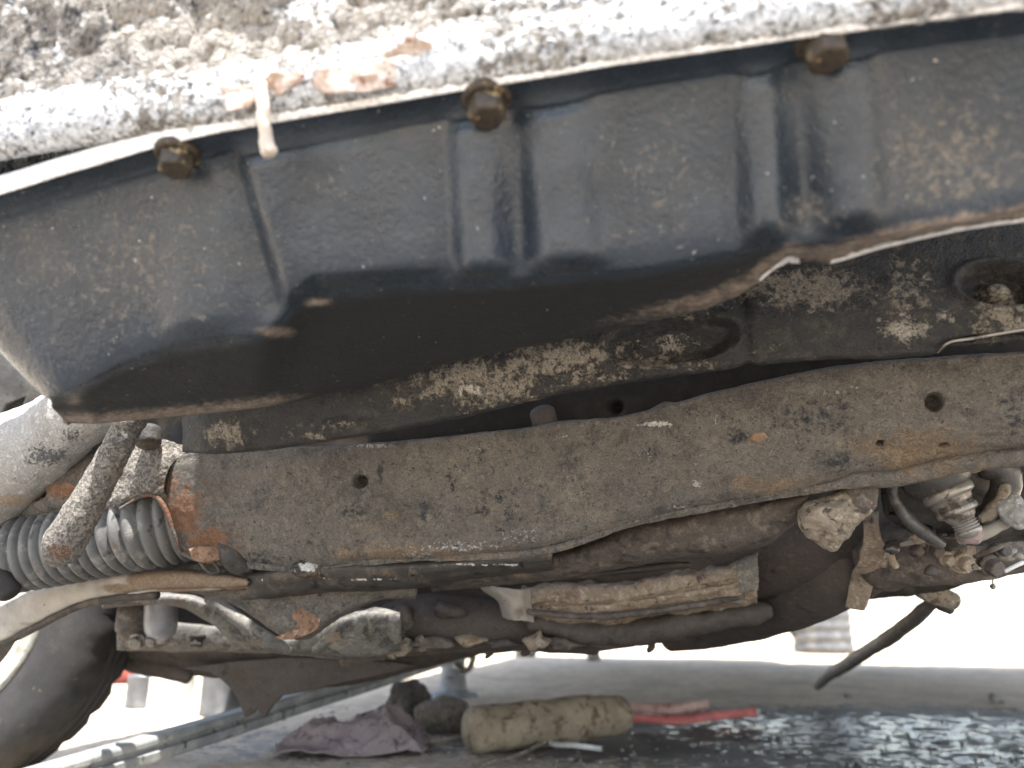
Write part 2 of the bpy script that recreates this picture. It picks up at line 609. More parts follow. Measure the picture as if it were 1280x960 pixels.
M['bar'] = grime('grey_bar', (.25, .255, .25), [dict(c=(.38, .37, .35), s=25, lo=.52, hi=.7), dict(c=(.06, .055, .05), s=35, lo=.58, hi=.7)], rough=.6, bump=.3)
M['rag'] = grime('mauve_rag', (.31, .24, .235), [dict(c=(.36, .29, .28), s=40, lo=.5, hi=.66, rg=.7), dict(c=(.13, .10, .095), s=50, lo=.52, hi=.66, rg=.7)], rough=.95, bump=.8)
M['wood'] = grime('brown_cardboard_roll', (.32, .25, .17), [dict(c=(.14, .095, .055), s=40, lo=.5, hi=.66), dict(c=(.36, .29, .20), s=60, lo=.58, hi=.7)], rough=.9, bump=.7)
M['pink'] = grime('pink_strap', (.62, .40, .33), [dict(c=(.45, .20, .15), s=40, lo=.5, hi=.7)], rough=.8, bump=.3)
M['red'] = grime('red_strap', (.58, .17, .145), [dict(c=(.45, .12, .1), s=40, lo=.5, hi=.7)], rough=.7, bump=.3)
M['string'] = grime('white_string', (.62, .60, .55), rough=.9, bump=.3)
M['leaf'] = grime('dry_leaf', (.40, .30, .24), [dict(c=(.55, .47, .42), s=90, lo=.42, hi=.6), dict(c=(.22, .12, .085), s=110, lo=.56, hi=.66)], rough=.8, bump=.4)
M['twig'] = grime('pale_twig', (.60, .52, .45), [dict(c=(.3, .2, .15), s=150, lo=.55, hi=.7)], rough=.9, bump=.5)
M['can_white'] = grime('white_paint', (.75, .74, .72), rough=.5, bump=.1)
M['can_grey'] = grime('grey_tin', (.30, .31, .33), [dict(c=(.2, .19, .18), s=20, lo=.5, hi=.7)], rough=.45, metal=.4, bump=.1)
M['drum'] = grime('dull_grey_drum', (.10, .105, .11), [dict(c=(.17, .17, .165), s=14, lo=.48, hi=.66)], rough=.6, bump=.1)
M['redplastic'] = grime('faded_red_plastic', (.50, .16, .15), [dict(c=(.55, .25, .23), s=12, lo=.5, hi=.7)], rough=.6, bump=.1)
M['stone'] = grime('pebble_grit', (.30, .28, .25), [dict(c=(.14, .13, .12), s=40, lo=.5, hi=.62)], rough=.9, bump=.5)
M['ground'] = grime('stained_concrete', (.62, .505, .37), [
    dict(c=(.48, .385, .28), s=5, lo=.45, hi=.65),
    dict(c=(.68, .58, .45), s=60, lo=.55, hi=.68),
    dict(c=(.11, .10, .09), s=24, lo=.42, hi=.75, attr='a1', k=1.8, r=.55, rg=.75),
    dict(c=(.03, .028, .026), s=26, lo=.85, hi=1.02, attr='a0', k=3.0, r=.06, rg=.65, dist=0.0),
    dict(c=(.2, .18, .155), s=150, lo=.58, hi=.66, r=.8, h=.6)],
    rough=.85, bump=.9, grains=((120, .5), (400, .3), (45, .4)))

# ------------------------------------------------------------------ ground
def build_ground():
    def axis(lim, fine, far):
        a = [0.0]
        s = fine
        while a[-1] < far:
            a.append(a[-1] + s)
            if a[-1] > lim:
                s *= 1.35
        return np.array(a)
    xp = axis(2.2, .012, 400)
    xs = np.concatenate([-xp[:0:-1], xp])
    yp = axis(5.0, .012, 900)
    yn = axis(.3, .05, 300)
    ys = np.concatenate([-yn[:0:-1], yp])
    X, Y = np.meshgrid(xs, ys)
    P = np.stack([X, Y, X * 0], -1)
    near = np.exp(-((np.abs(X)) / 3) ** 4) * np.exp(-((Y - 2) / 4) ** 4)
    P[..., 2] = near * (.006 * fbm(P, 3, 3, 5) + .0035 * fbm(P, 22, 3, 9))
    nv, nu = X.shape
    idx = np.arange(nu * nv).reshape(nv, nu)
    f = np.stack([idx[:-1, :-1], idx[:-1, 1:], idx[1:, 1:], idx[1:, :-1]], -1).reshape(-1, 4)
    o = mesh_obj('ground', P.reshape(-1, 3), f, M['ground'])
    tag(o, kind='structure')
    def ell(lst):
        r = np.zeros_like(X)
        for (px, py, rx, ry, s) in lst:
            c = on_ground(px, py)
            r = np.maximum(r, s * np.exp(-((X - c[0]) / rx) ** 4 - ((Y - c[1]) / ry) ** 4))
        return r
    set_attr(o, 'a0', ell([(1120, 912, .62, .33, 1.0), (1250, 950, .5, .3, 1.0), (960, 895, .25, .14, .85), (1000, 930, .3, .2, .8), (500, 870, .2, .2, .5)]))
    oil = np.exp(-((X - .1) / 1.3) ** 4) * np.exp(-((Y - .25) / .85) ** 6)  # ground out of view, darkened to cut bounce light onto the pan
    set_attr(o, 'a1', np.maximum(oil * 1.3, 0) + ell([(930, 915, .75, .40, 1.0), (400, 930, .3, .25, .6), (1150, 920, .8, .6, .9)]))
    return o


build_ground()

# ------------------------------------------------------------------ the car
car = link(bpy.data.objects.new('car', None))
car.location = (0, 0, 0)
tag(car, 'grimy underside of a raised car with black oil pan and rusty brown subframe', 'car')


def lin(px, tab):
    xs, ys = zip(*tab)
    return float(np.interp(px, xs, ys))


def DD(px):                       # depth of the pan rail: the left end lies farther away
    return .44 - .10 * px / 1280.0


RAIL = [(-200, 300), (0, 243), (100, 212), (220, 177), (330, 155), (560, 116), (800, 77), (1040, 42), (1280, 10), (1500, -20), (2350, -134)]
LEDGE = [(-200, 228), (0, 186), (100, 170), (180, 157), (240, 149), (330, 136), (560, 98), (800, 60), (1040, 26), (1280, -5), (1500, -34), (2350, -146)]
BACK = [(-200, 540), (90, 530), (200, 521), (300, 511), (380, 500), (500, 474), (600, 446), (700, 428), (800, 408), (880, 390), (930, 370), (960, 345), (985, 326), (1010, 331), (1040, 331), (1100, 312), (1200, 290), (1280, 279), (1500, 250)]
BEND = [(60, 500), (100, 488), (150, 462), (200, 442), (260, 430), (320, 424), (350, 412), (368, 388), (400, 370), (500, 362), (600, 358), (700, 350), (800, 342), (900, 325), (960, 312), (1100, 296), (1280, 262), (1500, 225)]
BACKD = [(60, .56), (100, .57), (300, .60), (500, .60), (700, .55), (900, .48), (1000, .445), (1100, .43), (1280, .40), (1500, .37)]


def engine_block():
    cols = [-60, -10, 60, 160, 260, 330, 400, 560, 720, 880, 1040, 1200, 1360, 1480, 1750, 2050, 2350]
    rows = []
    lx = lambda k: [(p, lin(p, LEDGE)) for p in cols]
    def row(dy, dd, shift=0.0, jit=0):
        r = []
        for i, p in enumerate(cols):
            t = max(0.0, 1 - (p + 60) / 900.0)
            y = lin(p, LEDGE) + dy
            r.append((p + shift * t, y, DD(p) + dd + (.02 if i == 0 else 0)))
        return r
    rows.append(row(-2, .06))
    rows.append(row(0, .012))
    rows.append(row(-1, .0015))
    rows.append(row(-14, .0))
    rows.append(row(-40, .002))
    rows.append(row(-58, .006, 5))
    rows.append(row(-100, .012, 12))
    rows.append(row(-170, .014, 40))
    rows.append(row(-260, .024, 130))
    rows.append(row(-420, .04, 160))
    rows.append(row(-760, .06, 160))
    C = np.array([[at(*p) for p in r] for r in rows])
    top = C[-1] + np.array([0, .44, .02])
    C = np.concatenate([C, [top]])
    # left flank turns back
    left = C[:, :1] + np.array([.0, .22, 0.0])
    C = np.concatenate([left, C], 1)

    def disp(u, v, G):
        led = np.interp(u, *zip(*LEDGE))
        up = led - v
        rub = np.clip((up - 42) / 26, 0, 1)
        n = fbm(G, 60, 4, 3)
        clod = np.maximum(0, fbm(G, 110, 3, 11)) ** .8
        return rub * (.0042 * n + .004 * clod + .002 * fbm(G, 240, 2, 5)) + (1 - rub) * np.clip((up + 4) / 12, 0, 1) * (.0022 * fbm(G, 130, 4, 4) + .0012 * fbm(G, 400, 2, 6)) + .002 * spots(u, v, [(300, 60, 90, 50, 1), (240, 90, 60, 30, 1)])

    def a1(u, v):       # chalky white crust along the ledge
        led = np.interp(u, *zip(*LEDGE))
        up = led - v
        w = np.exp(-((up - 20) / 36) ** 4)
        w = np.maximum(w * (.66 + .25 * np.sin(u * .021) * np.sin(u * .0057 + 1)), np.clip((u - 430) / 250, 0, 1) * .42)
        return np.maximum(w, spots(u, v, [(80, 72, 12, 10, .9), (390, 10, 50, 40, .6), (30, 15, 25, 15, .5)]))

    def a2(u, v):
        return spots(u, v, [(110, 60, 110, 55, .42), (160, 100, 120, 30, .35), (30, 90, 60, 40, .3), (250, 120, 30, 12, .7), (500, 20, 20, 25, .35), (680, 15, 20, 10, .4), (870, 45, 20, 8, .5)])
    o = sheet('engine_block', C, 560, 330, M['block'], car, thick=.006, disp=disp, world=True,
              attrs={'a0': [(290, 60, 110, 60, 1.0), (180, 40, 60, 50, .6), (500, 30, 130, 40, .7), (0, 130, 40, 30, .5)], 'a1': a1, 'a2': a2})
    tag(o, 'engine casting caked with pale sunlit dirt above the oil pan')


engine_block()


def oil_pan():
    root = link(bpy.data.objects.new('oil_pan', None), car)
    tag(root, 'black ribbed oil pan with brown bolt heads along its rail')
    # columns: x at rail, x at bend, x at rear edge
    cols = [(-110, 62, 84), (-60, 78, 92), (10, 108, 112), (90, 160, 160), (170, 215, 210), (240, 275, 270), (300, 330, 320), (345, 366, 350), (385, 395, 385), (480, 485, 480),
            (580, 590, 590), (700, 705, 690), (800, 800, 780), (880, 880, 850), (930, 930, 905), (965, 962, 940), (990, 992, 972), (1012, 1018, 1008), (1040, 1044, 1040), (1120, 1120, 1110), (1200, 1200, 1200), (1300, 1300, 1300), (1460, 1460, 1460)]
    rows = [[] for _ in range(13)]
    for i, (a, b, c) in enumerate(cols):
        D = DD(a)
        yr, yb, yc = lin(a, RAIL), lin(b, BEND), lin(c, BACK)
        th = 15 if a > 260 else 22
        bd = D + .045
        cd = lin(c, BACKD)
        e = .012 if i == 0 else 0
        rows[0].append((a, yr - th, D + .03))
        rows[1].append((a, yr - th, D + .0015))
        rows[2].append((a, yr - 1, D + .0))
        rows[3].append((a, yr + 3, D + .004))
        rows[4].append((a + .03 * (b - a), yr + 26, D + .017))
        rows[5].append((a + .14 * (b - a), yr + 48, D + .0225 + e))
        rows[6].append((a + .5 * (b - a), (yr + 48 + yb) / 2, D + .033 + e))
        k = .22 * (yc - yb)
        rows[7].append((b - .10 * (b - a), yb - 6 - k, D + .0405 + e))
        rows[8].append((b, yb + 1, bd + .006))
        rows[9].append((b + .15 * (c - b), yb + .24 * (yc - yb) + 3, bd + .26 * (cd - bd) + .004))
        rows[10].append((b + .55 * (c - b), yb + .62 * (yc - yb), bd + .6 * (cd - bd)))
        rows[11].append((c, yc - 2, cd))
        rows[12].append((c, yc - 25, cd + .02))
    C = np.array([[at(*p) for p in r] for r in rows])
    C = np.concatenate([C, [C[-1] + np.array([0, .01, .08])]])
    # left end wall runs back
    yr_ = C[11, 0, 1] - .004
    dy_ = np.maximum(yr_ - C[:, :1, 1], 0.0)[..., None]
    L1 = C[:, :1] + dy_ * np.array([-.10, .4, .16])
    L2 = C[:, :1] + dy_ * np.array([-.02, 1.0, .42])
    dz_ = np.maximum(C[11, -1, 1] - .004 - C[:, -1:, 1], 0.0)[..., None]
    R1 = C[:, -1:] + dz_ * np.array([.10, .35, .1]) + np.array([.006, 0, 0])
    R2 = C[:, -1:] + dz_ * np.array([.05, 1.0, .3]) + np.array([.004, 0, 0])
    C = np.concatenate([L2, L1, C, R1, R2], 1)

    def wallmask(u, v):
        top = np.interp(u, *zip(*RAIL)) + 60
        bot = np.interp(u, *zip(*BEND)) - 4
        a = np.clip((v - top + 62) / 60, 0, 1)
        b = np.clip((bot - v) / 34, 0, 1)
        return a * a * (3 - 2 * a) * b * b * (3 - 2 * b)

    def disp(u, v, G):
        w = wallmask(u, v)
        tilt = (v - 250) * .06
        x = u - tilt
        g = lambda c, s, a: a * np.exp(-((x - c) / s) ** 2)
        pl = lambda a, b, s, h: h * (1 / (1 + np.exp(-(x - a) / s)) - 1 / (1 + np.exp(-(x - b) / s)))
        r = pl(576, 624, 7, .013) + pl(668, 742, 10, .0145) + g(650, 14, -.003) + g(556, 14, -.002)
        r = r + pl(932, 978, 7, .013) + pl(1036, 1098, 10, .0135) + g(1008, 14, -.003) + g(915, 12, -.002)
        top = np.interp(u, *zip(*RAIL)) + 45
        bot = np.interp(u, *zip(*BEND))
        tt = np.clip((v - top) / np.maximum(bot - top, 20), 0, 1)
        r = r * (.6 + .7 * tt)
        r = r + .007 * tt * np.exp(-((u - 470) / 95) ** 4) + .006 * tt * np.exp(-((u - 255) / 45) ** 4)
        st = 1 / (1 + np.exp(-(u - (312 + (v - 215) * .30)) / 7))
        r = r + .010 * st * np.exp(-np.maximum(u - 330, 0) / 200)
        r = r - .005 * np.exp(-((u - (290 + (v - 215) * .30)) / 16) ** 2)
        lp = np.exp(-((v - np.interp(u, *zip(*BACK)) + 9) / 9) ** 2) * np.clip((410 - u) / 60, 0, 1) * np.clip((u - 85) / 30, 0, 1)
        return r * w + lp * .004 + .0006 * fbm(G, 40, 3, 2)

    def a0(u, v):
        w = wallmask(u, v)
        return w * (.16 + spots(u, v, [(180, 330, 130, 90, .50), (60, 330, 60, 90, .45), (820, 230, 80, 90, .40), (1180, 200, 120, 90, .65), (1010, 270, 40, 40, .6), (420, 230, 40, 30, .30), (240, 270, 60, 60, .35)]))

    def a3(u, v):  # shade of the underside painted in, darker below the bend
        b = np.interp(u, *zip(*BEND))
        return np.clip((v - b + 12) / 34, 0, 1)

    def a1(u, v):  # ground bounce along the rear rim painted into the colour
        bk = np.interp(u, *zip(*BACK))
        lipl = np.exp(-((v - bk + 8) / 11) ** 2) * np.clip((420 - u) / 80, 0, 1) * .75
        lipr = np.exp(-((v - bk + 14) / 18) ** 2) * np.clip((u - 620) / 250, 0, 1) * .7
        return np.maximum(np.maximum(lipl, lipr), spots(u, v, [(345, 415, 35, 10, .8), (395, 378, 28, 8, .8), (92, 500, 14, 10, .7)]))

    def a2(u, v):       # highlight painted pale along the rear rim; rail front whitened too
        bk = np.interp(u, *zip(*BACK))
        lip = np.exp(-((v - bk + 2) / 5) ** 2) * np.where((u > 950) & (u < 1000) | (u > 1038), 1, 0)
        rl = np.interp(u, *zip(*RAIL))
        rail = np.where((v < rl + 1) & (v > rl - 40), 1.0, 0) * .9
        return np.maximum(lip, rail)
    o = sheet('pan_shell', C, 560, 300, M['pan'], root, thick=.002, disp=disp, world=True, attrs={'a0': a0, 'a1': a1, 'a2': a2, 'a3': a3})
    for (x, y, r, h) in ((222, 206, .0096, .013), (608, 137, .0102, .0145), (1028, 64, .0104, .0145)):
        b = hexbolt('bolt', at(x, y - 16, DD(x) + .010), (0.05, -.12, -1), r, h, M['bolt'], root)
    return root


oil_pan()


def front_crossmember():
    root = link(bpy.data.objects.new('crossmember', None), car)
    tag(root, 'black stamped crossmember crusted with sand behind the oil pan')
    cols = [228, 256, 330, 430, 560, 700, 880, 1000, 1100, 1180, 1230, 1290, 1400]
    low = [(205, 560), (250, 566), (330, 562), (430, 547), (560, 525), (700, 492), (880, 464), (1000, 450), (1100, 447), (1180, 442), (1280, 436), (1400, 425)]
    dep = lambda p: .68 - .13 * (p - 200) / 1100
    rows = []
    for (k, dd) in ((-190, .03), (-110, .012), (-62, -.002), (-34, .0), (-12, .003), (0, .009), (1, .04)):
        rows.append([(p, lin(p, low) + k, dep(p) + dd + (.02 if i == 0 else 0)) for i, p in enumerate(cols)])

    def disp(u, v, G):
        def ring(cx, cy, rx, ry, rot=0):
            a = (u - cx) * math.cos(rot) + (v - cy) * math.sin(rot)
            b = -(u - cx) * math.sin(rot) + (v - cy) * math.cos(rot)
            return np.sqrt((a / rx) ** 2 + (b / ry) ** 2)
        q = ring(838, 425, 82, 30, -.12)
        r = -.015 / (1 + np.exp((q - 1) / .045)) + .002 * np.exp(-((q - 1.12) / .08) ** 2)
        q2 = ring(1250, 356, 46, 24, .1)
        r = r - .014 / (1 + np.exp((q2 - 1) / .06)) + .010 * np.exp(-(q2 / .45) ** 4) + .003 * np.exp(-((q2 - 1.25) / .16) ** 2)
        q3 = ring(1240, 432, 66, 13, -.08)
        r = r - .010 / (1 + np.exp((q3 - 1) / .09))
        r = r - .0025 * np.exp(-((u - 930 - (v - 400) * .1) / 9) ** 2)
        return r + .0012 * fbm(G, 50, 3, 8) + .0005 * fbm(G, 250, 3, 8)

    a0 = [(600, 480, 130, 40, 0.81), (700, 450, 120, 40, 0.75), (500, 500, 60, 20, 0.52), (800, 455, 140, 12, 0.65), (860, 380, 80, 20, 0.65), (1010, 360, 120, 35, 0.81), (1130, 370, 60, 70, 0.59), (1250, 385, 50, 60, 0.78), (960, 430, 60, 30, 0.39), (280, 540, 40, 25, 0.78), (390, 545, 60, 10, 0.52), (420, 530, 90, 14, 0.5), (760, 470, 60, 12, 0.6)]
    a1 = [(590, 485, 34, 14, .72), (840, 432, 50, 20, .55), (1130, 410, 38, 26, .78), (1185, 395, 20, 14, .6)]
    a2 = [(800, 425, 20, 22, .6), (880, 415, 22, 14, .5), (935, 410, 10, 50, .8), (650, 515, 120, 8, .7), (410, 520, 70, 18, .7), (530, 520, 60, 14, .7), (1075, 415, 14, 40, .6), (840, 470, 200, 6, .6), (1120, 440, 60, 6, .8)]
    sheet('member_shell', rows, 520, 150, M['cross'], root, thick=.003, disp=disp, attrs={'a0': a0, 'a1': a1, 'a2': a2})
    # highlights of the right notch, put in as a thin bright strip
    tube('notch_glint', [(1172, 441, dep(1172) + .002), (1186, 428, dep(1186) - .001), (1215, 423, dep(1215) + .001), (1260, 415, dep(1260) + .001), (1330, 404, dep(1330))], [.0006, .0011, .0012, .0013, .0012], M['steel'], root, n=30, seg=8)


front_crossmember()


SUBTOP = [(188, 580), (250, 563), (330, 562), (480, 552), (600, 541), (700, 531), (800, 516), (840, 506), (900, 489), (1000, 466), (1100, 452), (1280, 440), (1420, 430)]
SUBLOW = [(188, 655), (215, 680), (230, 695), (280, 700), (340, 716), (420, 706), (500, 700), (600, 696), (690, 686), (800, 652), (900, 632), (1000, 615), (1075, 600), (1100, 600), (1150, 594), (1200, 580), (1250, 573), (1280, 571), (1420, 560)]


def sdep(p):
    return .80 - .22 * (p - 200) / 1080.0


def subframe():
    root = link(bpy.data.objects.new('subframe', None), car)
    tag(root, 'brown rusty subframe beam with round holes')
    cols = [186, 205, 240, 300, 380, 480, 600, 690, 800, 900, 1000, 1075, 1120, 1200, 1290, 1410]
    rows = [[] for _ in range(9)]
    for i, p in enumerate(cols):
        t, b, d = lin(p, SUBTOP), lin(p, SUBLOW), sdep(p)
        e = .03 if i == 0 else (.008 if i == 1 else 0)
        rows[0].append((p, t + 2, d + .07))
        rows[1].append((p, t, d + .012 + e))
        rows[2].append((p, t + .06 * (b - t), d + .003 + e))
        rows[3].append((p, t + .25 * (b - t), d + e))
        rows[4].append((p, t + .6 * (b - t), d + e - .002))
        rows[5].append((p, t + .86 * (b - t), d + .004 + e))
        rows[6].append((p, b - 2, d + .014 + e))
        rows[7].append((p, b, d + .022 + e))
        rows[8].append((p, b - 8 if p > 640 else b, d + .15))
    holes = [(449, 602, 9.5, 7.5), (1168, 502, 11, 11), (1100, 555, 4.5, 3.5), (1181, 560, 6, 3.5)]

    def disp(u, v, G):
        r = .0022 * fbm(G, 22, 4, 5) + .0007 * fbm(G, 160, 3, 6)
        ledge = np.interp(u, *zip(*SUBLOW))
        r = r + .0035 * np.exp(-((v - ledge + 14) / 9) ** 2) * np.clip((u - 380) / 60, 0, 1) * np.clip((760 - u) / 100, 0, 1)
        # stamped swage at the right end
        r = r - .004 / (1 + np.exp(-(u - (1066 + (v - 560) * -.25)) / 7)) * np.clip((v - 540) / 25, 0, 1)
        for (x, y, a, b) in holes:
            q = np.sqrt(((u - x) / a) ** 2 + ((v - y) / b) ** 2)
            r = r - .022 / (1 + np.exp((q - 1) / .03))
        # dents
        r = r + spots(u, v, [(700, 525, 40, 10, .004), (836, 512, 14, 6, .005), (300, 640, 30, 40, -.004), (560, 640, 60, 20, -.003), (940, 575, 25, 30, -.003)])
        return r

    attrs = {
        'a0': [(228, 640, 34, 44, .8), (262, 675, 44, 22, .75), (212, 606, 24, 22, .6), (260, 610, 30, 30, .3), (940, 546, 12, 8, .4), (1260, 600, 40, 40, .25), (620, 560, 60, 20, .25)],
        'a1': [(822, 530, 26, 4, 1.1), (465, 557, 34, 4, .75), (790, 535, 12, 5, .5), (1040, 490, 40, 5, .55), (1065, 484, 12, 4, .6), (960, 505, 10, 4, .5), (895, 525, 6, 8, .6), (870, 605, 10, 7, .75), (600, 560, 6, 4, .6), (705, 545, 8, 3, .6), (575, 682, 90, 9, .62), (520, 690, 40, 8, .6), (650, 668, 40, 14, .45), (845, 635, 20, 4, .6), (865, 650, 16, 3, .6), (805, 566, 16, 10, .42), (1145, 425, 20, 3, .5)],
        'a2': [(620, 620, 39.099999999999994, 13.799999999999999, 0.7), (600, 640, 16.099999999999998, 9.2, 0.85), (640, 650, 29.9, 13.799999999999999, 0.65), (440, 640, 27.599999999999998, 10.35, 0.75), (805, 565, 34.5, 18.4, 0.6), (475, 590, 6.8999999999999995, 25.299999999999997, 0.85), (530, 640, 8.049999999999999, 18.4, 0.75), (1020, 520, 80.5, 29.9, 0.65), (920, 545, 18.4, 16.099999999999998, 0.8), (1050, 580, 25.299999999999997, 18.4, 0.75), (1000, 560, 9.2, 34.5, 0.55), (1265, 520, 23.0, 46.0, 0.65), (440, 690, 39.099999999999994, 9.2, 0.75), (480, 548, 69.0, 4.6, 0.65), (240, 568, 23.0, 5.75, 0.75), (330, 700, 46.0, 18.4, 0.65), (660, 610, 69.0, 23.0, 0.45), (1040, 505, 60, 20, 0.6), (700, 600, 50, 14, 0.45), (380, 650, 30, 14, 0.45), (900, 600, 40, 14, 0.4)],
        'a3': [(520, 688, 160, 16, .75), (960, 606, 130, 18, .7), (1150, 565, 120, 40, .8), (1120, 500, 60, 40, .5), (480, 650, 60, 30, .5), (680, 640, 80, 40, .4), (360, 600, 40, 20, .4)],
    }
    sheet('beam_shell', rows, 760, 230, M['sub'], root, thick=.003, disp=disp, attrs=attrs)
    # inner stampings above the beam, coloured near black for the gap's shade
    rows = []
    for (k, dd) in ((-70, .09), (-30, .075), (20, .075), (60, .09)):
        rows.append([(p, lin(p, SUBTOP) + k, sdep(p) + dd) for p in (460, 600, 700, 800, 900, 1000, 1120, 1250, 1400)])
    def dhole(u, v, G):
        return -.02 / (1 + np.exp((np.sqrt(((u - 770) / 7) ** 2 + ((v - 509) / 7) ** 2) - 1) / .05)) + .001 * fbm(G, 60, 3, 1)
    sheet('inner_plate', rows, 160, 40, M['rubber'], root, thick=.003, disp=dhole)
    tube('spacer', [(678, 516, .735), (682, 532, .735)], [.012, .012], M['exh'], root, n=6, seg=16)
    plate('rust_flake', [(938, 549, sdep(945) - .004), (942, 541, sdep(945) - .008), (955, 540, sdep(945) - .008), (962, 547, sdep(945) - .006), (964, 556, sdep(945) - .003), (956, 552, sdep(945) - .004), (946, 553, sdep(945) - .004)], .004, M['rustlump'], root, bevel=.0006)
    # bright flange lip at the lower right
    tube('flange_lip', [(1085, 600, sdep(1085) + .016), (1130, 597, sdep(1130) + .014), (1170, 588, sdep(1170) + .012), (1205, 578, sdep(1205) + .012), (1250, 572, sdep(1250) + .012), (1300, 570, sdep(1300) + .012)], [.0008] * 6, M['steel'], root, n=40, seg=8)
    # lower ledge under the beam, left of centre
    L = [(300, 715), (340, 712), (420, 704), (500, 702), (600, 697), (690, 688)]
    rows = []
    for (k, dd) in ((-6, .03), (4, .012), (10, .010), (20, .014), (34, .03), (36, .10)):
        rows.append([(x, y + k * (1.0 if x < 560 else .7), sdep(x) + dd + (.02 if x == 300 else 0)) for x, y in L])
    sheet('lower_ledge', rows, 260, 60, M['dark'], root, thick=.003, noise=[(60, .0015, 4, 3)], attrs={'a1': [(385, 712, 18, 10, .9), (430, 724, 120, 3, .45), (600, 706, 80, 3, .5)]})
    return root


subframe()


def subframe_left_mount():
    """left end: arm bracket with lugs, hook and rust"""
    root = link(bpy.data.objects.new('arm_bracket', None), car)
    tag(root, 'dark grimy arm bracket with rust at the left end of the subframe')
    # brown web running left under the bellows to the arm
    rows = []
    X = [150, 200, 250, 300, 340, 380, 420, 470, 520]
    T = [720, 712, 700, 705, 700, 705, 705, 715, 722]
    B = [742, 738, 742, 760, 788, 800, 775, 752, 748]
    for k, dd in ((0, .05), (.04, .015), (.3, .0), (.7, .0), (.97, .012), (1.0, .06)):
        rows.append([(x, t + k * (b - t), .86 - (x - 150) * .0002 + dd) for x, t, b in zip(X, T, B)])
    sheet('bracket_shell', rows, 220, 90, M['sub'], root, thick=.004, noise=[(40, .004, 4, 12), (160, .0012, 3, 4)],
          attrs={'a0': [(270, 690, 20, 8, .6), (330, 770, 20, 8, .4)], 'a1': [(312, 708, 6, 10, .9), (385, 712, 20, 10, .8), (440, 735, 4, 10, .4)],
                 'a2': [(350, 712, 26, 8, .8), (180, 735, 60, 8, .8), (300, 755, 40, 6, .6), (440, 730, 40, 12, .7), (330, 745, 24, 10, .5)], 'a3': [(240, 730, 60, 12, .4)]})
    # thumb-shaped dark lug
    pillow('lug', [(270, 674), (284, 672), (298, 680), (308, 696), (318, 712), (306, 720), (288, 716), (276, 700)], .792, .010, M['dark'], root, noise=((60, .003, 3, 1),))
    pillow('rust_nub', [(236, 686), (254, 682), (274, 686), (276, 698), (262, 704), (244, 700)], .790, .008, M['rustlump'], root, noise=((90, .003, 3, 4),))
    # thin wire clip by the lug
    tube('clip', [(246, 694, .79), (254, 708, .785), (264, 716, .784), (274, 714, .785), (268, 704, .786)], .0018, M['dark'], root, n=30, seg=8)
    lump('weld_lump', at(386, 712, .775), (.016, .010, .009), M['dark'], root, amp=.5, seed=4, attrs={'a1': [(386, 708, 18, 9, .75)]})
    pillow('knuckle', [(366, 716), (390, 706), (410, 714), (414, 740), (408, 766), (392, 776), (374, 760), (364, 736)], .826, .020, M['sub'], root, noise=((50, .005, 4, 6), (160, .002, 3, 2)), attrs={'a2': [(380, 740, 20, 20, .5)]})
    # rusty hook with a dark opening
    plate('rust_hook', [(366, 766, .81), (378, 760, .81), (394, 764, .812), (400, 774, .812), (396, 786, .812), (380, 795, .812), (358, 800, .812), (344, 797, .812), (358, 790, .812), (368, 786, .812), (372, 778, .812), (364, 772, .812)], .018, M['rustlump'], root, bevel=.002, smooth_n=60, noise=[(90, .0012, 3, 2)])


subframe_left_mount()


def rack_housing():
    rows = []
    X = [540, 600, 700, 800, 900, 960, 1010]
    T = [726, 706, 684, 650, 628, 616, 610]
    B = [740, 734, 722, 706, 692, 680, 640]
    for k, dd in ((0, .04), (.05, .015), (.3, .0), (.6, .002), (.95, .02), (1.0, .09)):
        rows.append([(x, t + k * (b - t), .84 - .16 * (x - 540) / 470 + dd) for x, t, b in zip(X, T, B)])
    o = sheet('rack_housing', rows, 240, 70, M['brownpipe'], car, thick=.004, noise=[(25, .004, 3, 2), (120, .0012, 3, 2)])
    tag(o, 'dark brown sloping plate under the subframe beam')
    # raised dark seam
    tube('seam_rod', [(690, 722, .85), (760, 716, .83), (830, 708, .82), (862, 706, .81)], [.003, .004, .004, .003], M['dark'], car, n=24, seg=8)


rack_housing()


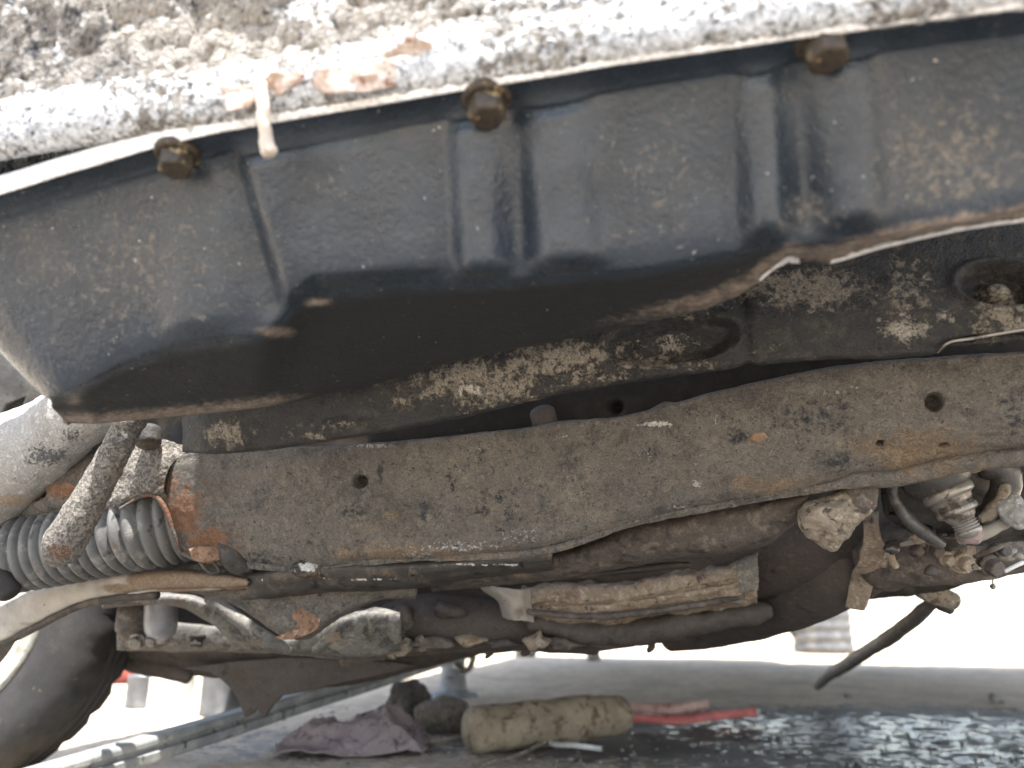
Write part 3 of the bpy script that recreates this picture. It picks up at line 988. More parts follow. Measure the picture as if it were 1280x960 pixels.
def heat_shield():
    root = link(bpy.data.objects.new('heat_shield', None), car)
    tag(root, 'tan rusty heat shield tube with a flared pale left lip')
    # main half-round shield
    rows = []
    X = [652, 700, 760, 830, 900, 946]
    T = [735, 731, 727, 716, 704, 690]
    B = [782, 784, 782, 772, 760, 752]
    for k, dd in ((-.03, .06), (0, .02), (.15, .004), (.42, 0), (.48, .006), (.54, .0), (.8, .012), (1.0, .05)):
        rows.append([(x, t + k * (b - t), .98 - .12 * (x - 650) / 300 + dd) for x, t, b in zip(X, T, B)])
    sheet('shield_shell', rows, 200, 90, M['tan'], root, thick=.002, noise=[(24, .010, 3, 7), (70, .004, 3, 9)])
    # torn flared lip at the left
    rows = [[(592, 729, .985), (618, 733, .96), (646, 737, .955), (664, 735, .97)],
            [(604, 738, .985), (628, 744, .95), (650, 750, .95), (664, 752, .965)],
            [(622, 752, .985), (638, 760, .95), (654, 764, .95), (666, 766, .965)],
            [(628, 772, .99), (642, 776, .955), (656, 776, .95), (668, 778, .965)]]
    sheet('torn_lip', rows, 60, 50, M['arm'], root, thick=.002, noise=[(60, .002, 3, 3)], attrs={'a0': [(650, 765, 20, 14, .6)], 'a2': [(620, 735, 1, 1, 0)]})
    # pale patch plate at the right end
    rows = [[(920, 704, .862), (946, 694, .858)], [(922, 722, .858), (948, 714, .852)], [(926, 742, .862), (948, 738, .856)]]
    sheet('end_collar', rows, 30, 30, M['grey'], root, thick=.002, noise=[(60, .002, 3, 3)], attrs={'a0': [(935, 735, 20, 14, .9)]})
    tube('folded_seam', [(660, 765, .955), (740, 771, .935), (820, 764, .91), (930, 746, .875)], [.0035, .004, .004, .003], M['brownpipe'], root, n=50, seg=8, noise=[(50, .002, 3, 1)])
    tube('lower_pipe', [(664, 778, .99), (760, 792, .98), (860, 780, .95), (960, 762, .93)], [.012, .015, .014, .010], M['exh'], root, n=70, seg=24, noise=[(35, .007, 4, 1)])


heat_shield()


def exhaust():
    root = link(bpy.data.objects.new('exhaust_pipe', None), car)
    tag(root, 'dark brown exhaust pipe running below the subframe')
    tube('front_pipe', [(486, 778, 1.02), (540, 776, 1.02), (600, 778, 1.02), (660, 782, 1.03), (740, 792, 1.04)], [.026, .036, .034, .032, .026], M['exh'], root, n=60, seg=24, noise=[(20, .003, 3, 3)])
    tube('joint_cap', [(497, 775, .99), (506, 778, .985), (512, 780, .985)], [.018, .021, .008], M['brownpipe'], root, n=16, seg=20, noise=[(40, .002, 3, 3)])
    tube('rear_pipe', [(840, 798, 1.2), (900, 778, 1.12), (960, 742, 1.02), (1010, 716, .95), (1070, 690, .90)], [.020, .034, .052, .056, .05], M['exh'], root, n=60, seg=28, noise=[(14, .004, 3, 5)])
    tube('low_rail', [(430, 824, 1.15), (520, 808, 1.12), (640, 804, 1.12), (760, 800, 1.15), (880, 784, 1.15), (980, 762, 1.12), (1075, 742, 1.08)], [.010, .012, .012, .014, .014, .012, .01], M['brownpipe'], root, n=80, seg=14, noise=[(25, .004, 3, 8)])
    tube('upper_cover', [(760, 700, 1.0), (900, 690, .97), (1000, 660, .93), (1100, 640, .9)], [.04, .06, .07, .06], M['exh'], root, n=40, seg=24, noise=[(14, .005, 3, 4)])
    rj = random.Random(5)
    for (x, y, d_, rx, ry, mk) in ((455, 812, .985, 22, 9, 'exh'), (540, 806, .975, 26, 10, 'brownpipe'), (588, 800, .985, 20, 9, 'tan'), (628, 806, .985, 24, 8, 'exh'), (670, 800, .975, 18, 12, 'mud'), (700, 806, .985, 26, 9, 'brownpipe'),
                                  (745, 800, .985, 22, 10, 'exh'), (792, 796, .975, 26, 12, 'tan'), (836, 792, .985, 24, 10, 'exh'), (880, 776, .975, 20, 14, 'brownpipe'), (925, 770, .965, 24, 9, 'exh'), (968, 762, .955, 20, 9, 'tan'), (1030, 752, .94, 26, 8, 'brownpipe'),
                                  (560, 764, .975, 24, 12, 'exh'), (980, 700, .9, 26, 22, 'exh'), (1030, 706, .9, 24, 20, 'brownpipe'), (600, 778, 1.0, 18, 10, 'brownpipe'), (720, 782, 1.0, 30, 8, 'tan')):
        ol = [(x + rx * rj.uniform(.6, 1.25) * math.cos(a), y + ry * rj.uniform(.5, 1.2) * math.sin(a)) for a in [k2 * math.pi / 5 for k2 in range(10)]]
        pillow('grimy_piece', ol, d_, min(rx, ry) * .0009, M[mk], root, noise=((45, .007, 4, int(x)),), n=44, rings=8)
    for (x, y, l_) in ((610, 806, 16), (655, 808, 10), (812, 800, 14), (868, 786, 12), (742, 808, 9)):
        tube('hanging_tab', [(x, y - 6, 1.09), (x + 3, y + l_ * .5, 1.08), (x - 2, y + l_, 1.08)], [.005, .006, .003], M['exh'], root, n=14, seg=10, noise=[(60, .003, 3, 2)])
    lump('clamp_lump', at(500, 806, .98), (.016, .012, .011), M['mud'], root, amp=.6, seed=8)
    tube('clamp_bolt', [(486, 800, .975), (488, 815, .975), (493, 822, .975)], [.006, .006, .003], M['mud'], root, n=12, seg=10)
    tube('clamp_bolt', [(524, 798, .975), (530, 808, .975), (526, 812, .975)], [.006, .005, .003], M['mud'], root, n=12, seg=10)


exhaust()


def rear_backing():
    rows = []
    X = [90, 140, 200, 300, 420, 520, 640, 760, 900, 1000, 1100, 1200]
    B = [790, 800, 806, 800, 806, 796, 792, 790, 775, 755, 735, 715]
    for k, dd in ((-150, .02), (-90, .0), (-50, .02), (-28, .0), (-8, .0), (0, .012), (0, .08)):
        rows.append([(x, b + k, 1.36 + dd) for x, b in zip(X, B)])
    o = sheet('rear_backing', rows, 200, 80, M['exh'], car, thick=.006, noise=[(12, .012, 3, 9), (50, .003, 3, 2)])  # dark sheet added to hide the bright yard between the parts
    tag(o, 'dark brown backing added behind the exhaust')


rear_backing()


def grey_stampings():
    root = link(bpy.data.objects.new('rear_arm_plate', None), car)
    tag(root, 'grey dusty stamped arm plate between the wheel and the exhaust')
    rows = []
    X = [128, 180, 225, 262, 290, 320, 360, 420, 470, 500]
    T = [752, 744, 742, 752, 772, 790, 798, 770, 760, 765]
    B = [762, 756, 758, 775, 800, 812, 815, 822, 822, 815]
    for k, dd in ((0, .03), (.1, .0), (.5, -.006), (.9, .0), (1.0, .02), (1.05, .08)):
        rows.append([(x, t + k * (b - t), 1.02 - .0002 * (x - 130) + dd) for x, t, b in zip(X, T, B)])
    sheet('plate_shell', rows, 200, 60, M['grey'], root, thick=.004, noise=[(25, .005, 3, 2), (100, .001, 3, 1)])
    # lower web
    rows = []
    X = [146, 180, 230, 290, 340, 400, 480]
    T = [776, 776, 778, 786, 800, 806, 806]
    B = [812, 812, 814, 815, 815, 822, 825]
    for k, dd in ((0, .02), (.1, .0), (.9, .0), (1.0, .02)):
        rows.append([(x, t + k * (b - t), 1.12 + dd) for x, t, b in zip(X, T, B)])
    sheet('lower_web', rows, 120, 40, M['grey'], root, thick=.004, noise=[(25, .004, 3, 5)])
    # ball joint housing
    tube('joint_housing', [(170, 760, 1.09), (172, 784, 1.09), (171, 800, 1.09)], [.024, .028, .014], M['brownpipe'], root, n=20, seg=20)
    tube('joint_housing', [(201, 752, 1.07), (201, 786, 1.07), (200, 798, 1.07)], [.021, .021, .012], M['can_grey'], root, n=20, seg=20)
    hexbolt('nut', at(172, 801, 1.06), (0, -.8, -.5), .009, .009, M['steel'], root)
    hexbolt('nut', at(190, 800, 1.06), (0, -.8, -.5), .007, .008, M['steel'], root)
    hexbolt('nut', at(247, 795, 1.10), (0, -.2, -1), .009, .014, M['dark'], root)
    # raised rib running down right
    tube('rib', [(262, 746, .985), (300, 776, .97), (338, 800, .96), (362, 812, .97)], [.008, .008, .007, .006], M['grey'], root, n=30, seg=12, noise=[(40, .002, 3, 1)])
    plate('pale_tag', [(403, 794, .95), (424, 790, .95), (428, 800, .95), (408, 804, .95)], .004, M['mud'], root, bevel=.001)
    tube('rib', [(395, 812, .965), (415, 795, .96), (440, 778, .96), (470, 772, .97)], [.006, .007, .007, .006], M['grey'], root, n=30, seg=12, noise=[(40, .002, 3, 1)])


grey_stampings()


def splash_guard():
    o_rows = []
    X = [150, 200, 222, 240, 290, 360, 430, 520, 600]
    T = [800, 806, 808, 808, 808, 812, 818, 808, 806]
    B = [826, 836, 842, 845, 850, 862, 858, 838, 820]
    for k, dd in ((0, .02), (.15, .0), (.6, .01), (1.0, .03)):
        o_rows.append([(x, t + k * (b - t), 1.25 + dd) for x, t, b in zip(X, T, B)])
    root = link(bpy.data.objects.new('splash_guard', None), car)
    tag(root, 'dark brown torn splash guard hanging behind the wheel')
    sheet('guard_shell', o_rows, 160, 50, M['exh'], root, thick=.004, noise=[(12, .008, 3, 2), (60, .002, 3, 6)])
    plate('hanging_flap', [(222, 835, 1.24), (262, 840, 1.24), (274, 848, 1.24), (288, 862, 1.24), (298, 880, 1.24), (306, 897, 1.24), (315, 892, 1.24), (322, 884, 1.24), (330, 896, 1.24), (340, 880, 1.24), (352, 868, 1.24), (395, 860, 1.24), (470, 846, 1.24), (520, 832, 1.24), (470, 826, 1.24), (350, 822, 1.24)], .012, M['exh'], root, bevel=.002, sub=3, noise=[(16, .006, 3, 4)])
    tube('drip_rod', [(120, 812, 1.3), (170, 826, 1.29), (215, 838, 1.28), (235, 846, 1.28)], [.014, .018, .016, .012], M['exh'], root, n=30, seg=14, noise=[(30, .004, 3, 1)])


splash_guard()


def steering_boot():
    root = link(bpy.data.objects.new('steering_boot', None), car)
    tag(root, 'grey ribbed rubber bellows boot entering the rusty subframe arch')
    pts = [(-60, 706, .85), (0, 697, .85), (60, 686, .85), (120, 674, .845), (180, 660, .84), (236, 648, .845)]
    rr = [.030, .036, .0375, .0385, .0405, .042]

    def fn(t, r):
        ph = t * 20.5 * 2 * math.pi
        return r + .0042 * (np.abs(np.cos(ph / 2)) ** .7 * 2 - 1) * np.clip((1 - t) / .04, 0.2, 1)
    tube('bellows', pts, rr, M['boot'], root, n=330, seg=48, rad_fn=fn)
    tube('inner_rod', [(-120, 720, .85), (-60, 708, .85), (10, 730, .84)], [.012, .016, .014], M['dark'], root, n=20, seg=14)
    tube('end_band', [(-6, 716, .815), (12, 740, .815)], [.012, .012], M['rubber'], root, n=8, seg=14)


steering_boot()


def link_rod():
    o = tube('stabilizer_link', [(166, 520, .74), (152, 548, .735), (126, 598, .725), (98, 648, .72), (78, 682, .72), (68, 697, .722)], [.014, .0135, .0145, .0165, .018, .011], M['mudrod'], car, n=120, seg=36,
             noise=[(60, .002, 3, 3), (200, .0012, 3, 5)], attrs={'a2': [(150, 548, 16, 16, .6), (125, 600, 14, 24, .45)], 'a0': [(75, 690, 24, 16, .8)]})
    tag(o, 'muddy link rod leaning across the grey bellows boot')


link_rod()


def left_cluster():
    o = tube('driveshaft_boot', [(-70, 640, .86), (-10, 590, .85), (40, 560, .84), (84, 528, .83), (130, 500, .82)], [.062, .056, .046, .036, .030], M['shaft'], car, n=120, seg=64, noise=[(30, .004, 3, 2), (150, .0014, 3, 5)],
             attrs={'a2': [(60, 570, 40, 18, .62), (90, 545, 20, 14, .5), (30, 600, 50, 10, .3)], 'a0': [(20, 625, 60, 14, .7), (-10, 560, 10, 30, .3)]})
    tag(o, 'chalky white driveshaft boot lit by the sun at the left')
    # rusty bracket between shaft and rod
    rows = [[(40, 606, .86), (70, 582, .85), (100, 562, .85), (140, 540, .86)],
            [(30, 622, .85), (66, 606, .83), (104, 590, .83), (150, 572, .85)],
            [(24, 640, .85), (64, 630, .825), (110, 616, .825), (160, 600, .84)],
            [(10, 658, .86), (60, 648, .84), (110, 640, .83), (170, 626, .84)]]
    def pit(u, v, G):
        return -.016 / (1 + np.exp((np.sqrt(((u - 38) / 15) ** 2 + ((v - 616) / 9) ** 2) - 1) / .12)) + .002 * fbm(G, 50, 3, 3)
    o = sheet('rusty_bracket', rows, 120, 100, M['sub'], car, thick=.004, disp=pit,
              attrs={'a0': [(75, 612, 34, 12, .9), (90, 585, 30, 16, .4)], 'a1': [(70, 648, 60, 8, .65), (20, 640, 20, 12, .7), (80, 618, 16, 5, .4)], 'a2': [(100, 560, 30, 14, .6)], 'a3': [(60, 600, 80, 50, .5)]})
    tag(o, 'rusty bracket between the white boot and the link rod')
    # grey crusted cheek above the bellows, right of rod
    rows = [[(150, 545, .83), (176, 540, .82), (200, 548, .815), (240, 562, .81)],
            [(140, 580, .82), (165, 575, .805), (196, 572, .80), (215, 580, .80)],
            [(128, 612, .82), (156, 604, .802), (186, 598, .796), (205, 606, .797)],
            [(112, 640, .82), (150, 630, .806), (184, 616, .797), (206, 622, .80)],
            [(112, 650, .84), (150, 638, .83), (186, 622, .82), (212, 630, .82)]]
    o = sheet('mount_cheek', rows, 110, 110, M['mudrod'], car, thick=.004, noise=[(45, .004, 4, 3), (160, .001, 3, 5)], attrs={'a2': [(165, 632, 40, 8, .7), (150, 620, 20, 10, .4)], 'a0': [(200, 610, 10, 20, .6)]})
    tag(o, 'grey mud caked cheek above the bellows boot')
    tube('stud', [(186, 540, .80), (185, 552, .795)], [.013, .013], M['dark'], car, n=8, seg=16)
    # rust arch lip around the boot end
    tube('arch_lip', [(150, 636, .80), (178, 620, .797), (196, 622, .795), (208, 640, .795), (216, 664, .796), (226, 690, .80)], [.0018, .0018, .002, .0022, .0022, .002], M['sub'], car, n=40, seg=12, noise=[(60, .001, 3, 3)], attrs={'a0': [(200, 640, 60, 60, .7)]})
    # fender panel far left
    rows = [[(-80, 300, .95), (0, 320, .95), (60, 340, .96)], [(-80, 420, .95), (0, 430, .94), (70, 440, .96)], [(-80, 500, .95), (0, 510, .94), (80, 500, .96)], [(-80, 580, .97), (0, 570, .96), (80, 560, .98)]]
    def slot(u, v, G):
        a = (u - 17) * .9 - (v - 507) * -.35
        b = (v - 507) * .9 + (u - 17) * .35
        return -.02 / (1 + np.exp((np.maximum(np.abs(a) / 8, np.abs(b) / 4) - 1) / .08)) + .003 * fbm(G, 20, 3, 3)
    o = sheet('fender_liner', rows, 160, 160, M['panel'], car, thick=.004, disp=slot)
    tag(o, 'dusty grey liner panel with a small slot')
    rows = [[(90, 480, .98), (200, 480, .97), (330, 480, .96)], [(90, 540, .98), (200, 540, .97), (330, 540, .96)], [(90, 620, .98), (200, 620, .97), (330, 620, .96)]]
    o = sheet('gap_backing', rows, 60, 50, M['dark'], car, thick=.01, noise=[(30, .006, 3, 3)], attrs={'a1': [(-900, 0, 1, 1, 0)]})  # dark sheet added to keep the sky out of the gap
    tag(o, 'dark backing added in the gap left of the crossmember')
    # corner of dark bodywork above block's left end
    rows = [[(-120, -60, .62), (90, -60, .62)], [(-120, 60, .62), (40, 60, .62)], [(-120, 200, .64), (20, 200, .64)], [(-120, 420, .8), (60, 420, .8)]]
    o = sheet('side_panel', rows, 40, 60, M['dark'], car, thick=.004, noise=[(20, .004, 3, 3)], attrs={'a1': [(-500, 0, 1, 1, 0)]})
    tag(o, 'dark shaded panel left of the casting')


left_cluster()


def control_arm():
    root = link(bpy.data.objects.new('control_arm', None), car)
    tag(root, 'pale sunlit control arm sweeping to the lower left')
    X = [-80, 0, 50, 100, 150, 200, 250, 310]
    T = [786, 752, 734, 720, 715, 712, 714, 722]
    B = [844, 810, 784, 758, 745, 739, 738, 734]
    rows = []
    for k, dd in ((-.02, .05), (0, .02), (.15, .004), (.45, 0), (.8, .002), (.9, .012), (1.0, .012), (1.02, .05)):
        rows.append([(x, t + k * (b - t), .95 - .0004 * (x + 80) + dd) for x, t, b in zip(X, T, B)])
    sheet('arm_shell', rows, 200, 90, M['arm'], root, thick=.004, noise=[(25, .003, 3, 1), (120, .0006, 3, 4)],
          attrs={'a0': [(300, 725, 50, 24, 1.2), (220, 725, 70, 20, 1.1), (150, 735, 40, 8, .8), (20, 790, 60, 6, .5)], 'a2': [(60, 780, 90, 5, .6)]})
    tube('arm_edge', [(-60, 834, .955), (0, 805, .93), (50, 781, .91), (100, 757, .89), (150, 747, .87), (196, 744, .86)], [.005, .005, .005, .005, .006, .005], M['dark'], root, n=60, seg=10, noise=[(40, .001, 3, 2)])


control_arm()


def wheel():
    root = link(bpy.data.objects.new('wheel', None), car)
    tag(root, 'front wheel with worn dark tyre at the lower left')
    c = at(-60, 770, 1.2)
    ax = np.array([.12, -.98, .05])
    ax /= np.linalg.norm(ax)
    e1 = np.cross(ax, [0, 0, 1.0])
    e1 /= np.linalg.norm(e1)
    e2 = np.cross(e1, ax)
    RO = .298

    def lathe(name, prof, mat, seg=120, tread=False):
        V, Fc = [], []
        n = len(prof)
        for j in range(seg):
            a = 2 * math.pi * j / seg
            for (r, z, g) in prof:
                r, z, g = r * .86, z * .86, g * .86
                rr = r - (g if (j % 4 == 0) else 0)
                V.append(c + ax * z + rr * (math.cos(a) * e1 + math.sin(a) * e2))
        for j in range(seg):
            k = (j + 1) % seg
            for i in range(n - 1):
                Fc.append((j * n + i, j * n + i + 1, k * n + i + 1, k * n + i))
        return mesh_obj(name, V, Fc, mat, root)
    prof = [(.188, .085, 0), (.195, .098, 0), (.215, .106, 0), (.245, .108, 0), (.268, .103, 0), (.284, .092, .004), (.294, .078, .007), (.297, .06, .006)]
    for z in (.035, .0, -.035):
        prof += [(RO, z + .012, .0), (RO - .009, z + .010, 0), (RO - .009, z + .004, 0), (RO, z + .002, 0)]
    prof += [(.297, -.06, .006), (.294, -.078, .007), (.268, -.103, 0), (.215, -.106, 0), (.188, -.085, 0), (.188, .085, 0)]
    lathe('tyre', prof, M['rubber'])
    lathe('rim', [(.190, .090, 0), (.184, .098, 0), (.176, .092, 0), (.170, .070, 0), (.150, .055, 0), (.146, .0, 0), (.150, -.06, 0), (.176, -.09, 0), (.188, -.09, 0), (.178, -.05, 0), (.178, .06, 0), (.190, .090, 0)], M['rim'], 96)
    lathe('disc', [(.135, .03, 0), (.135, .045, 0), (.06, .05, 0), (.05, .075, 0), (.002, .078, 0)], M['exh'], 60)


wheel()


def right_cluster():
    # mud-caked bracket
    root = link(bpy.data.objects.new('clay_bracket', None), car)
    tag(root, 'tan mud caked bracket with a red speck below the beam')
    pillow('crust', [(1000, 640), (1012, 626), (1040, 616), (1072, 602), (1090, 606), (1094, 622), (1086, 638), (1062, 654), (1054, 668), (1040, 684), (1028, 682), (1012, 674), (1000, 660)], .665, .022, M['mud'], root, noise=((40, .010, 4, 3), (140, .004, 3, 5)), n=90, rings=26)
    pillow('crust', [(1058, 600), (1084, 600), (1092, 616), (1088, 634), (1066, 646), (1056, 625)], .655, .016, M['brownpipe'], root, noise=((60, .005, 4, 7), (180, .002, 3, 5)), n=70, rings=18)
    lump('red_speck', at(1087, 627, .641), (.0022, .0018, .003), M['red'], root, amp=.3, seed=5, sub=3)
    tube('bracket_arm', [(1074, 600, .66), (1086, 612, .645), (1090, 632, .645)], [.010, .007, .004], M['brownpipe'], root, n=20, seg=14, noise=[(80, .001, 3, 1)])
    # tan strap going down
    rows = [[(1078, 640, .80), (1096, 640, .79)], [(1080, 672, .80), (1100, 672, .79)], [(1074, 700, .82), (1108, 692, .80)], [(1062, 730, .86), (1094, 726, .84)], [(1056, 760, .88), (1076, 764, .86)]]
    o = sheet('tan_strap', rows, 40, 80, M['tan'], car, thick=.004, noise=[(40, .004, 3, 3)])
    tag(o, 'tan rusty strap hanging right of the exhaust')
    tube('strap_tab', [(1104, 706, .80), (1112, 692, .79), (1116, 702, .79), (1120, 708, .79)], .0035, M['tan'], car, n=20, seg=8)
    # bushing and threaded bolt
    root = link(bpy.data.objects.new('bushing', None), car)
    tag(root, 'oily bushing with a bright threaded bolt pointing down right')
    a0, a1 = at(1166, 588, .69), at(1214, 668, .67)
    P = lambda t: a0 + (a1 - a0) * t
    def seg(name, ts, rs, mat):
        return tube(name, [P(t) for t in ts], rs, mat, root, n=max(10, len(ts) * 6), seg=32, world=True)
    seg('cup', [-.25, 0, .15, .28, .33], [.030, .030, .029, .024, .018], M['oilsteel'])
    seg('collar', [.30, .34, .42, .46], [.0215, .0225, .022, .018], M['steel'])
    seg('sleeve', [.42, .5, .6], [.0165, .0155, .0145], M['oilsteel'])
    seg('nut', [.58, .61, .67, .70], [.0165, .0175, .0170, .013], M['steel'])
    th = [.68 + .02 * k for k in range(14)]
    seg('threaded_shank', th, [.0095 + (.0012 if k % 2 else 0) for k in range(14)], M['steel'])
    rows = [[(1110, 594, .72), (1180, 585, .73), (1240, 577, .73), (1290, 572, .72)], [(1112, 625, .72), (1170, 650, .735), (1240, 640, .73), (1290, 630, .72)], [(1124, 648, .72), (1180, 672, .72), (1226, 668, .72), (1290, 660, .72)], [(1150, 668, .74), (1190, 684, .74), (1230, 682, .74), (1290, 680, .74)]]
    sheet('back_web', rows, 90, 70, M['dark'], root, thick=.006, noise=[(25, .008, 3, 3), (90, .002, 3, 2)], attrs={'a1': [(1245, 636, 14, 10, .7), (1235, 645, 10, 8, .7), (1180, 668, 20, 3, .5)]})
    tube('curved_flange', [(1116, 600, .70), (1118, 622, .70), (1130, 642, .70), (1150, 662, .695), (1176, 680, .70)], [.006, .005, .006, .006, .005], M['oilsteel'], root, n=40, seg=12, noise=[(60, .0015, 3, 2)])
    tube('ear', [(1236, 580, .70), (1254, 588, .695), (1258, 606, .695), (1246, 636, .70), (1228, 648, .70)], [.014, .013, .012, .012, .010], M['oilsteel'], root, n=40, seg=16, noise=[(60, .003, 3, 4)])
    tube('crusted_rim', [(1258, 608, .685), (1250, 628, .685), (1236, 642, .685), (1226, 648, .685)], [.005, .006, .006, .004], M['mud'], root, n=30, seg=12, noise=[(100, .002, 3, 4)])
    tube('pale_tab', [(1196, 580, .675), (1216, 582, .672), (1236, 576, .675)], [.004, .0065, .004], M['mud'], root, n=20, seg=12)
    # lower bracketry cluster
    root = link(bpy.data.objects.new('engine_mount', None), car)
    tag(root, 'brown jumble of mount brackets and bolts at the right edge')
    tube('mount_tube', [(1098, 700, .86), (1130, 690, .84), (1180, 690, .82), (1240, 690, .82), (1310, 676, .82)], [.036, .036, .030, .026, .026], M['brownpipe'], root, n=60, seg=24, noise=[(30, .006, 3, 5)])
    tube('under_rail', [(1085, 736, .95), (1120, 732, .94), (1170, 724, .92), (1220, 712, .9), (1310, 694, .88)], [.012, .013, .014, .012, .012], M['dark'], root, n=60, seg=14, noise=[(40, .004, 3, 6)], attrs={'a1': [(1140, 724, 40, 8, .5), (1190, 722, 20, 6, .5)]})
    for (x, y, r) in ((1166, 686, .007), (1202, 702, .008), (1236, 706, .009), (1250, 684, .007), (1182, 698, .006)):
        hexbolt('bolt', at(x, y, .79), (.2, -.8, -.4), r, r * 1.4, random.choice([M['tan'], M['brownpipe'], M['oilsteel']]), root)
    plate('bracket_plate', [(1188, 690, .79), (1216, 680, .79), (1220, 700, .79), (1212, 716, .79), (1190, 712, .79)], .02, M['tan'], root, bevel=.003, smooth_n=40)
    plate('bracket_plate', [(1222, 690, .80), (1240, 684, .80), (1252, 700, .80), (1248, 722, .80), (1226, 722, .80)], .03, M['brownpipe'], root, bevel=.004, smooth_n=40)
    tube('purple_cap', [(1204, 664, .70), (1214, 668, .695), (1220, 674, .695)], [.010, .011, .006], M['rag'], root, n=16, seg=16)
    tube('pale_lever', [(1200, 676, .70), (1226, 668, .695), (1252, 656, .69), (1262, 652, .69)], [.004, .006, .005, .003], M['arm'], root, n=30, seg=12, noise=[(80, .002, 3, 1)])
    lump('pale_crust', at(1268, 640, .68), (.014, .012, .015), M['shaft'], root, amp=.5, seed=6)
    rj = random.Random(11)
    for k in range(22):
        x, y = rj.uniform(1112, 1284), rj.uniform(650, 722)
        if y > 735 - (x - 1100) * .16:
            y -= 20
        d_ = rj.uniform(.74, .82)
        rr = rj.uniform(6, 17)
        ol = [(x + rr * rj.uniform(.6, 1.3) * math.cos(a), y + rr * rj.uniform(.45, 1.0) * math.sin(a)) for a in [k2 * math.pi / 4 for k2 in range(8)]]
        pillow('bracket_piece', ol, d_, rr * .0006, M[rj.choice(['dark', 'brownpipe', 'tan', 'oilsteel', 'exh', 'arm', 'mud'])], root, noise=((60, .004, 3, k),), n=32, rings=7)
    for k in range(7):
        x, y = rj.uniform(1120, 1270), rj.uniform(655, 700)
        a = rj.uniform(-.6, .8)
        L_ = rj.uniform(14, 34)
        tube('linkage', [(x - L_ * math.cos(a), y + L_ * .6 * math.sin(a), .77), (x, y, .75), (x + L_ * math.cos(a), y - L_ * .6 * math.sin(a), .77)], [.002, .003, .002], M[rj.choice(['dark', 'arm', 'steel', 'brownpipe'])], root, n=14, seg=8)
    # wire frame
    tube('wire_frame', [(1258, 690, .80), (1268, 680, .80), (1274, 694, .80), (1278, 706, .80), (1256, 714, .80)], .0018, M['dark'], root, n=30, seg=8)
    tube('wire_frame', [(1256, 714, .79), (1268, 708, .79), (1279, 703, .79)], .0022, M['can_white'], root, n=12, seg=8)
    tube('hanging_bit', [(1241, 722, .82), (1241, 730, .82)], .0008, M['dark'], root, n=6, seg=6)
    lump('hanging_clod', at(1241, 733, .82), (.003, .003, .003), M['mud'], root, sub=2)


right_cluster()


def drain_hose():
    root = link(bpy.data.objects.new('drain_hose', None), car)
    tag(root, 'black hose dangling to the wet ground on the right')
    e = on_ground(1018, 862, .012)
    dk = to_px(e[None])[2][0]
    pts = [at(1184, 742, .93), at(1168, 752, .95), at(1140, 776, 1.05), at(1110, 798, 1.2), at(1084, 814, 1.45), at(1056, 832, 1.75), at(1034, 845, 2.05), at(1022, 857, 2.3)]
    tube('hose_tube', pts, [.0075, .008, .009, .0105, .012, .0135, .014, .0125], M['hose'], root, n=90, seg=20, world=True, noise=[(20, .002, 3, 1)])
    tube('fitting', [(1150, 738, .93), (1172, 744, .93), (1192, 752, .93)], [.009, .012, .010], M['mud'], root, n=20, seg=14, noise=[(80, .002, 3, 2)])
    tube('fitting_knob', [(1176, 756, .93), (1188, 762, .93)], [.007, .006], M['dark'], root, n=8, seg=12)


drain_hose()


def floor_pan():
    """floor of the car behind the subframe: keeps the sky off the ground below it"""
    yaw = R(17)
    ey = np.array([math.sin(yaw), math.cos(yaw), 0])
    ex = np.array([math.cos(yaw), -math.sin(yaw), 0])
    o0 = np.array([.05, .86, .53])
    xs = np.linspace(-.98, 1.5, 50)
    ys = np.linspace(0, 3.2, 70)
    C = np.zeros((70, 50, 3))
    for i, yv in enumerate(ys):
        for j, xv in enumerate(xs):
            z = .03 * math.exp(-(xv / .18) ** 2) + .008 * (1 if int(abs(xv) * 12) % 2 else 0)
            wd = .46 + .54 * min(1, max(0, (yv - .10) / .06))
            C[i, j] = o0 + ex * xv * wd + ey * yv + np.array([0, 0, z])
    rb = []
    for (z, b) in ((.36, 0), (.345, .04), (.36, .10), (.55, .12), (.8, .08)):
        rb.append([o0 * np.array([1, 1, 0]) + ex * x + ey * (3.2 + b - .06 * (x / .9) ** 2) + np.array([0, 0, z]) for x in (-.95, -.5, -.2, .1, .32)])
    q = sheet('rear_blocker', rb, 60, 40, M['under'], car, thick=.01, world=True)  # unseen apron, added and cut short to shape the puddle's reflections
    tag(q, 'unseen dark rear apron added to darken the puddle reflections')
    o = sheet('floor_pan', C, 100, 140, M['under'], car, thick=-.03, world=True)
    tag(o, 'dark shaded floor pan above the ground')
    # firewall in front of the floor closes the engine bay
    rows = []
    for z in (.0, .2, .5):
        rows.append([o0 + ex * x + np.array([0, 0, z]) - ey * .01 for x in (-.44, -.3, 0, .3, .44)])
    o = sheet('firewall', rows, 40, 30, M['under'], car, thick=.01, world=True, noise=[(8, .01, 3, 2)])
    tag(o, 'dark firewall above the subframe')


floor_pan()

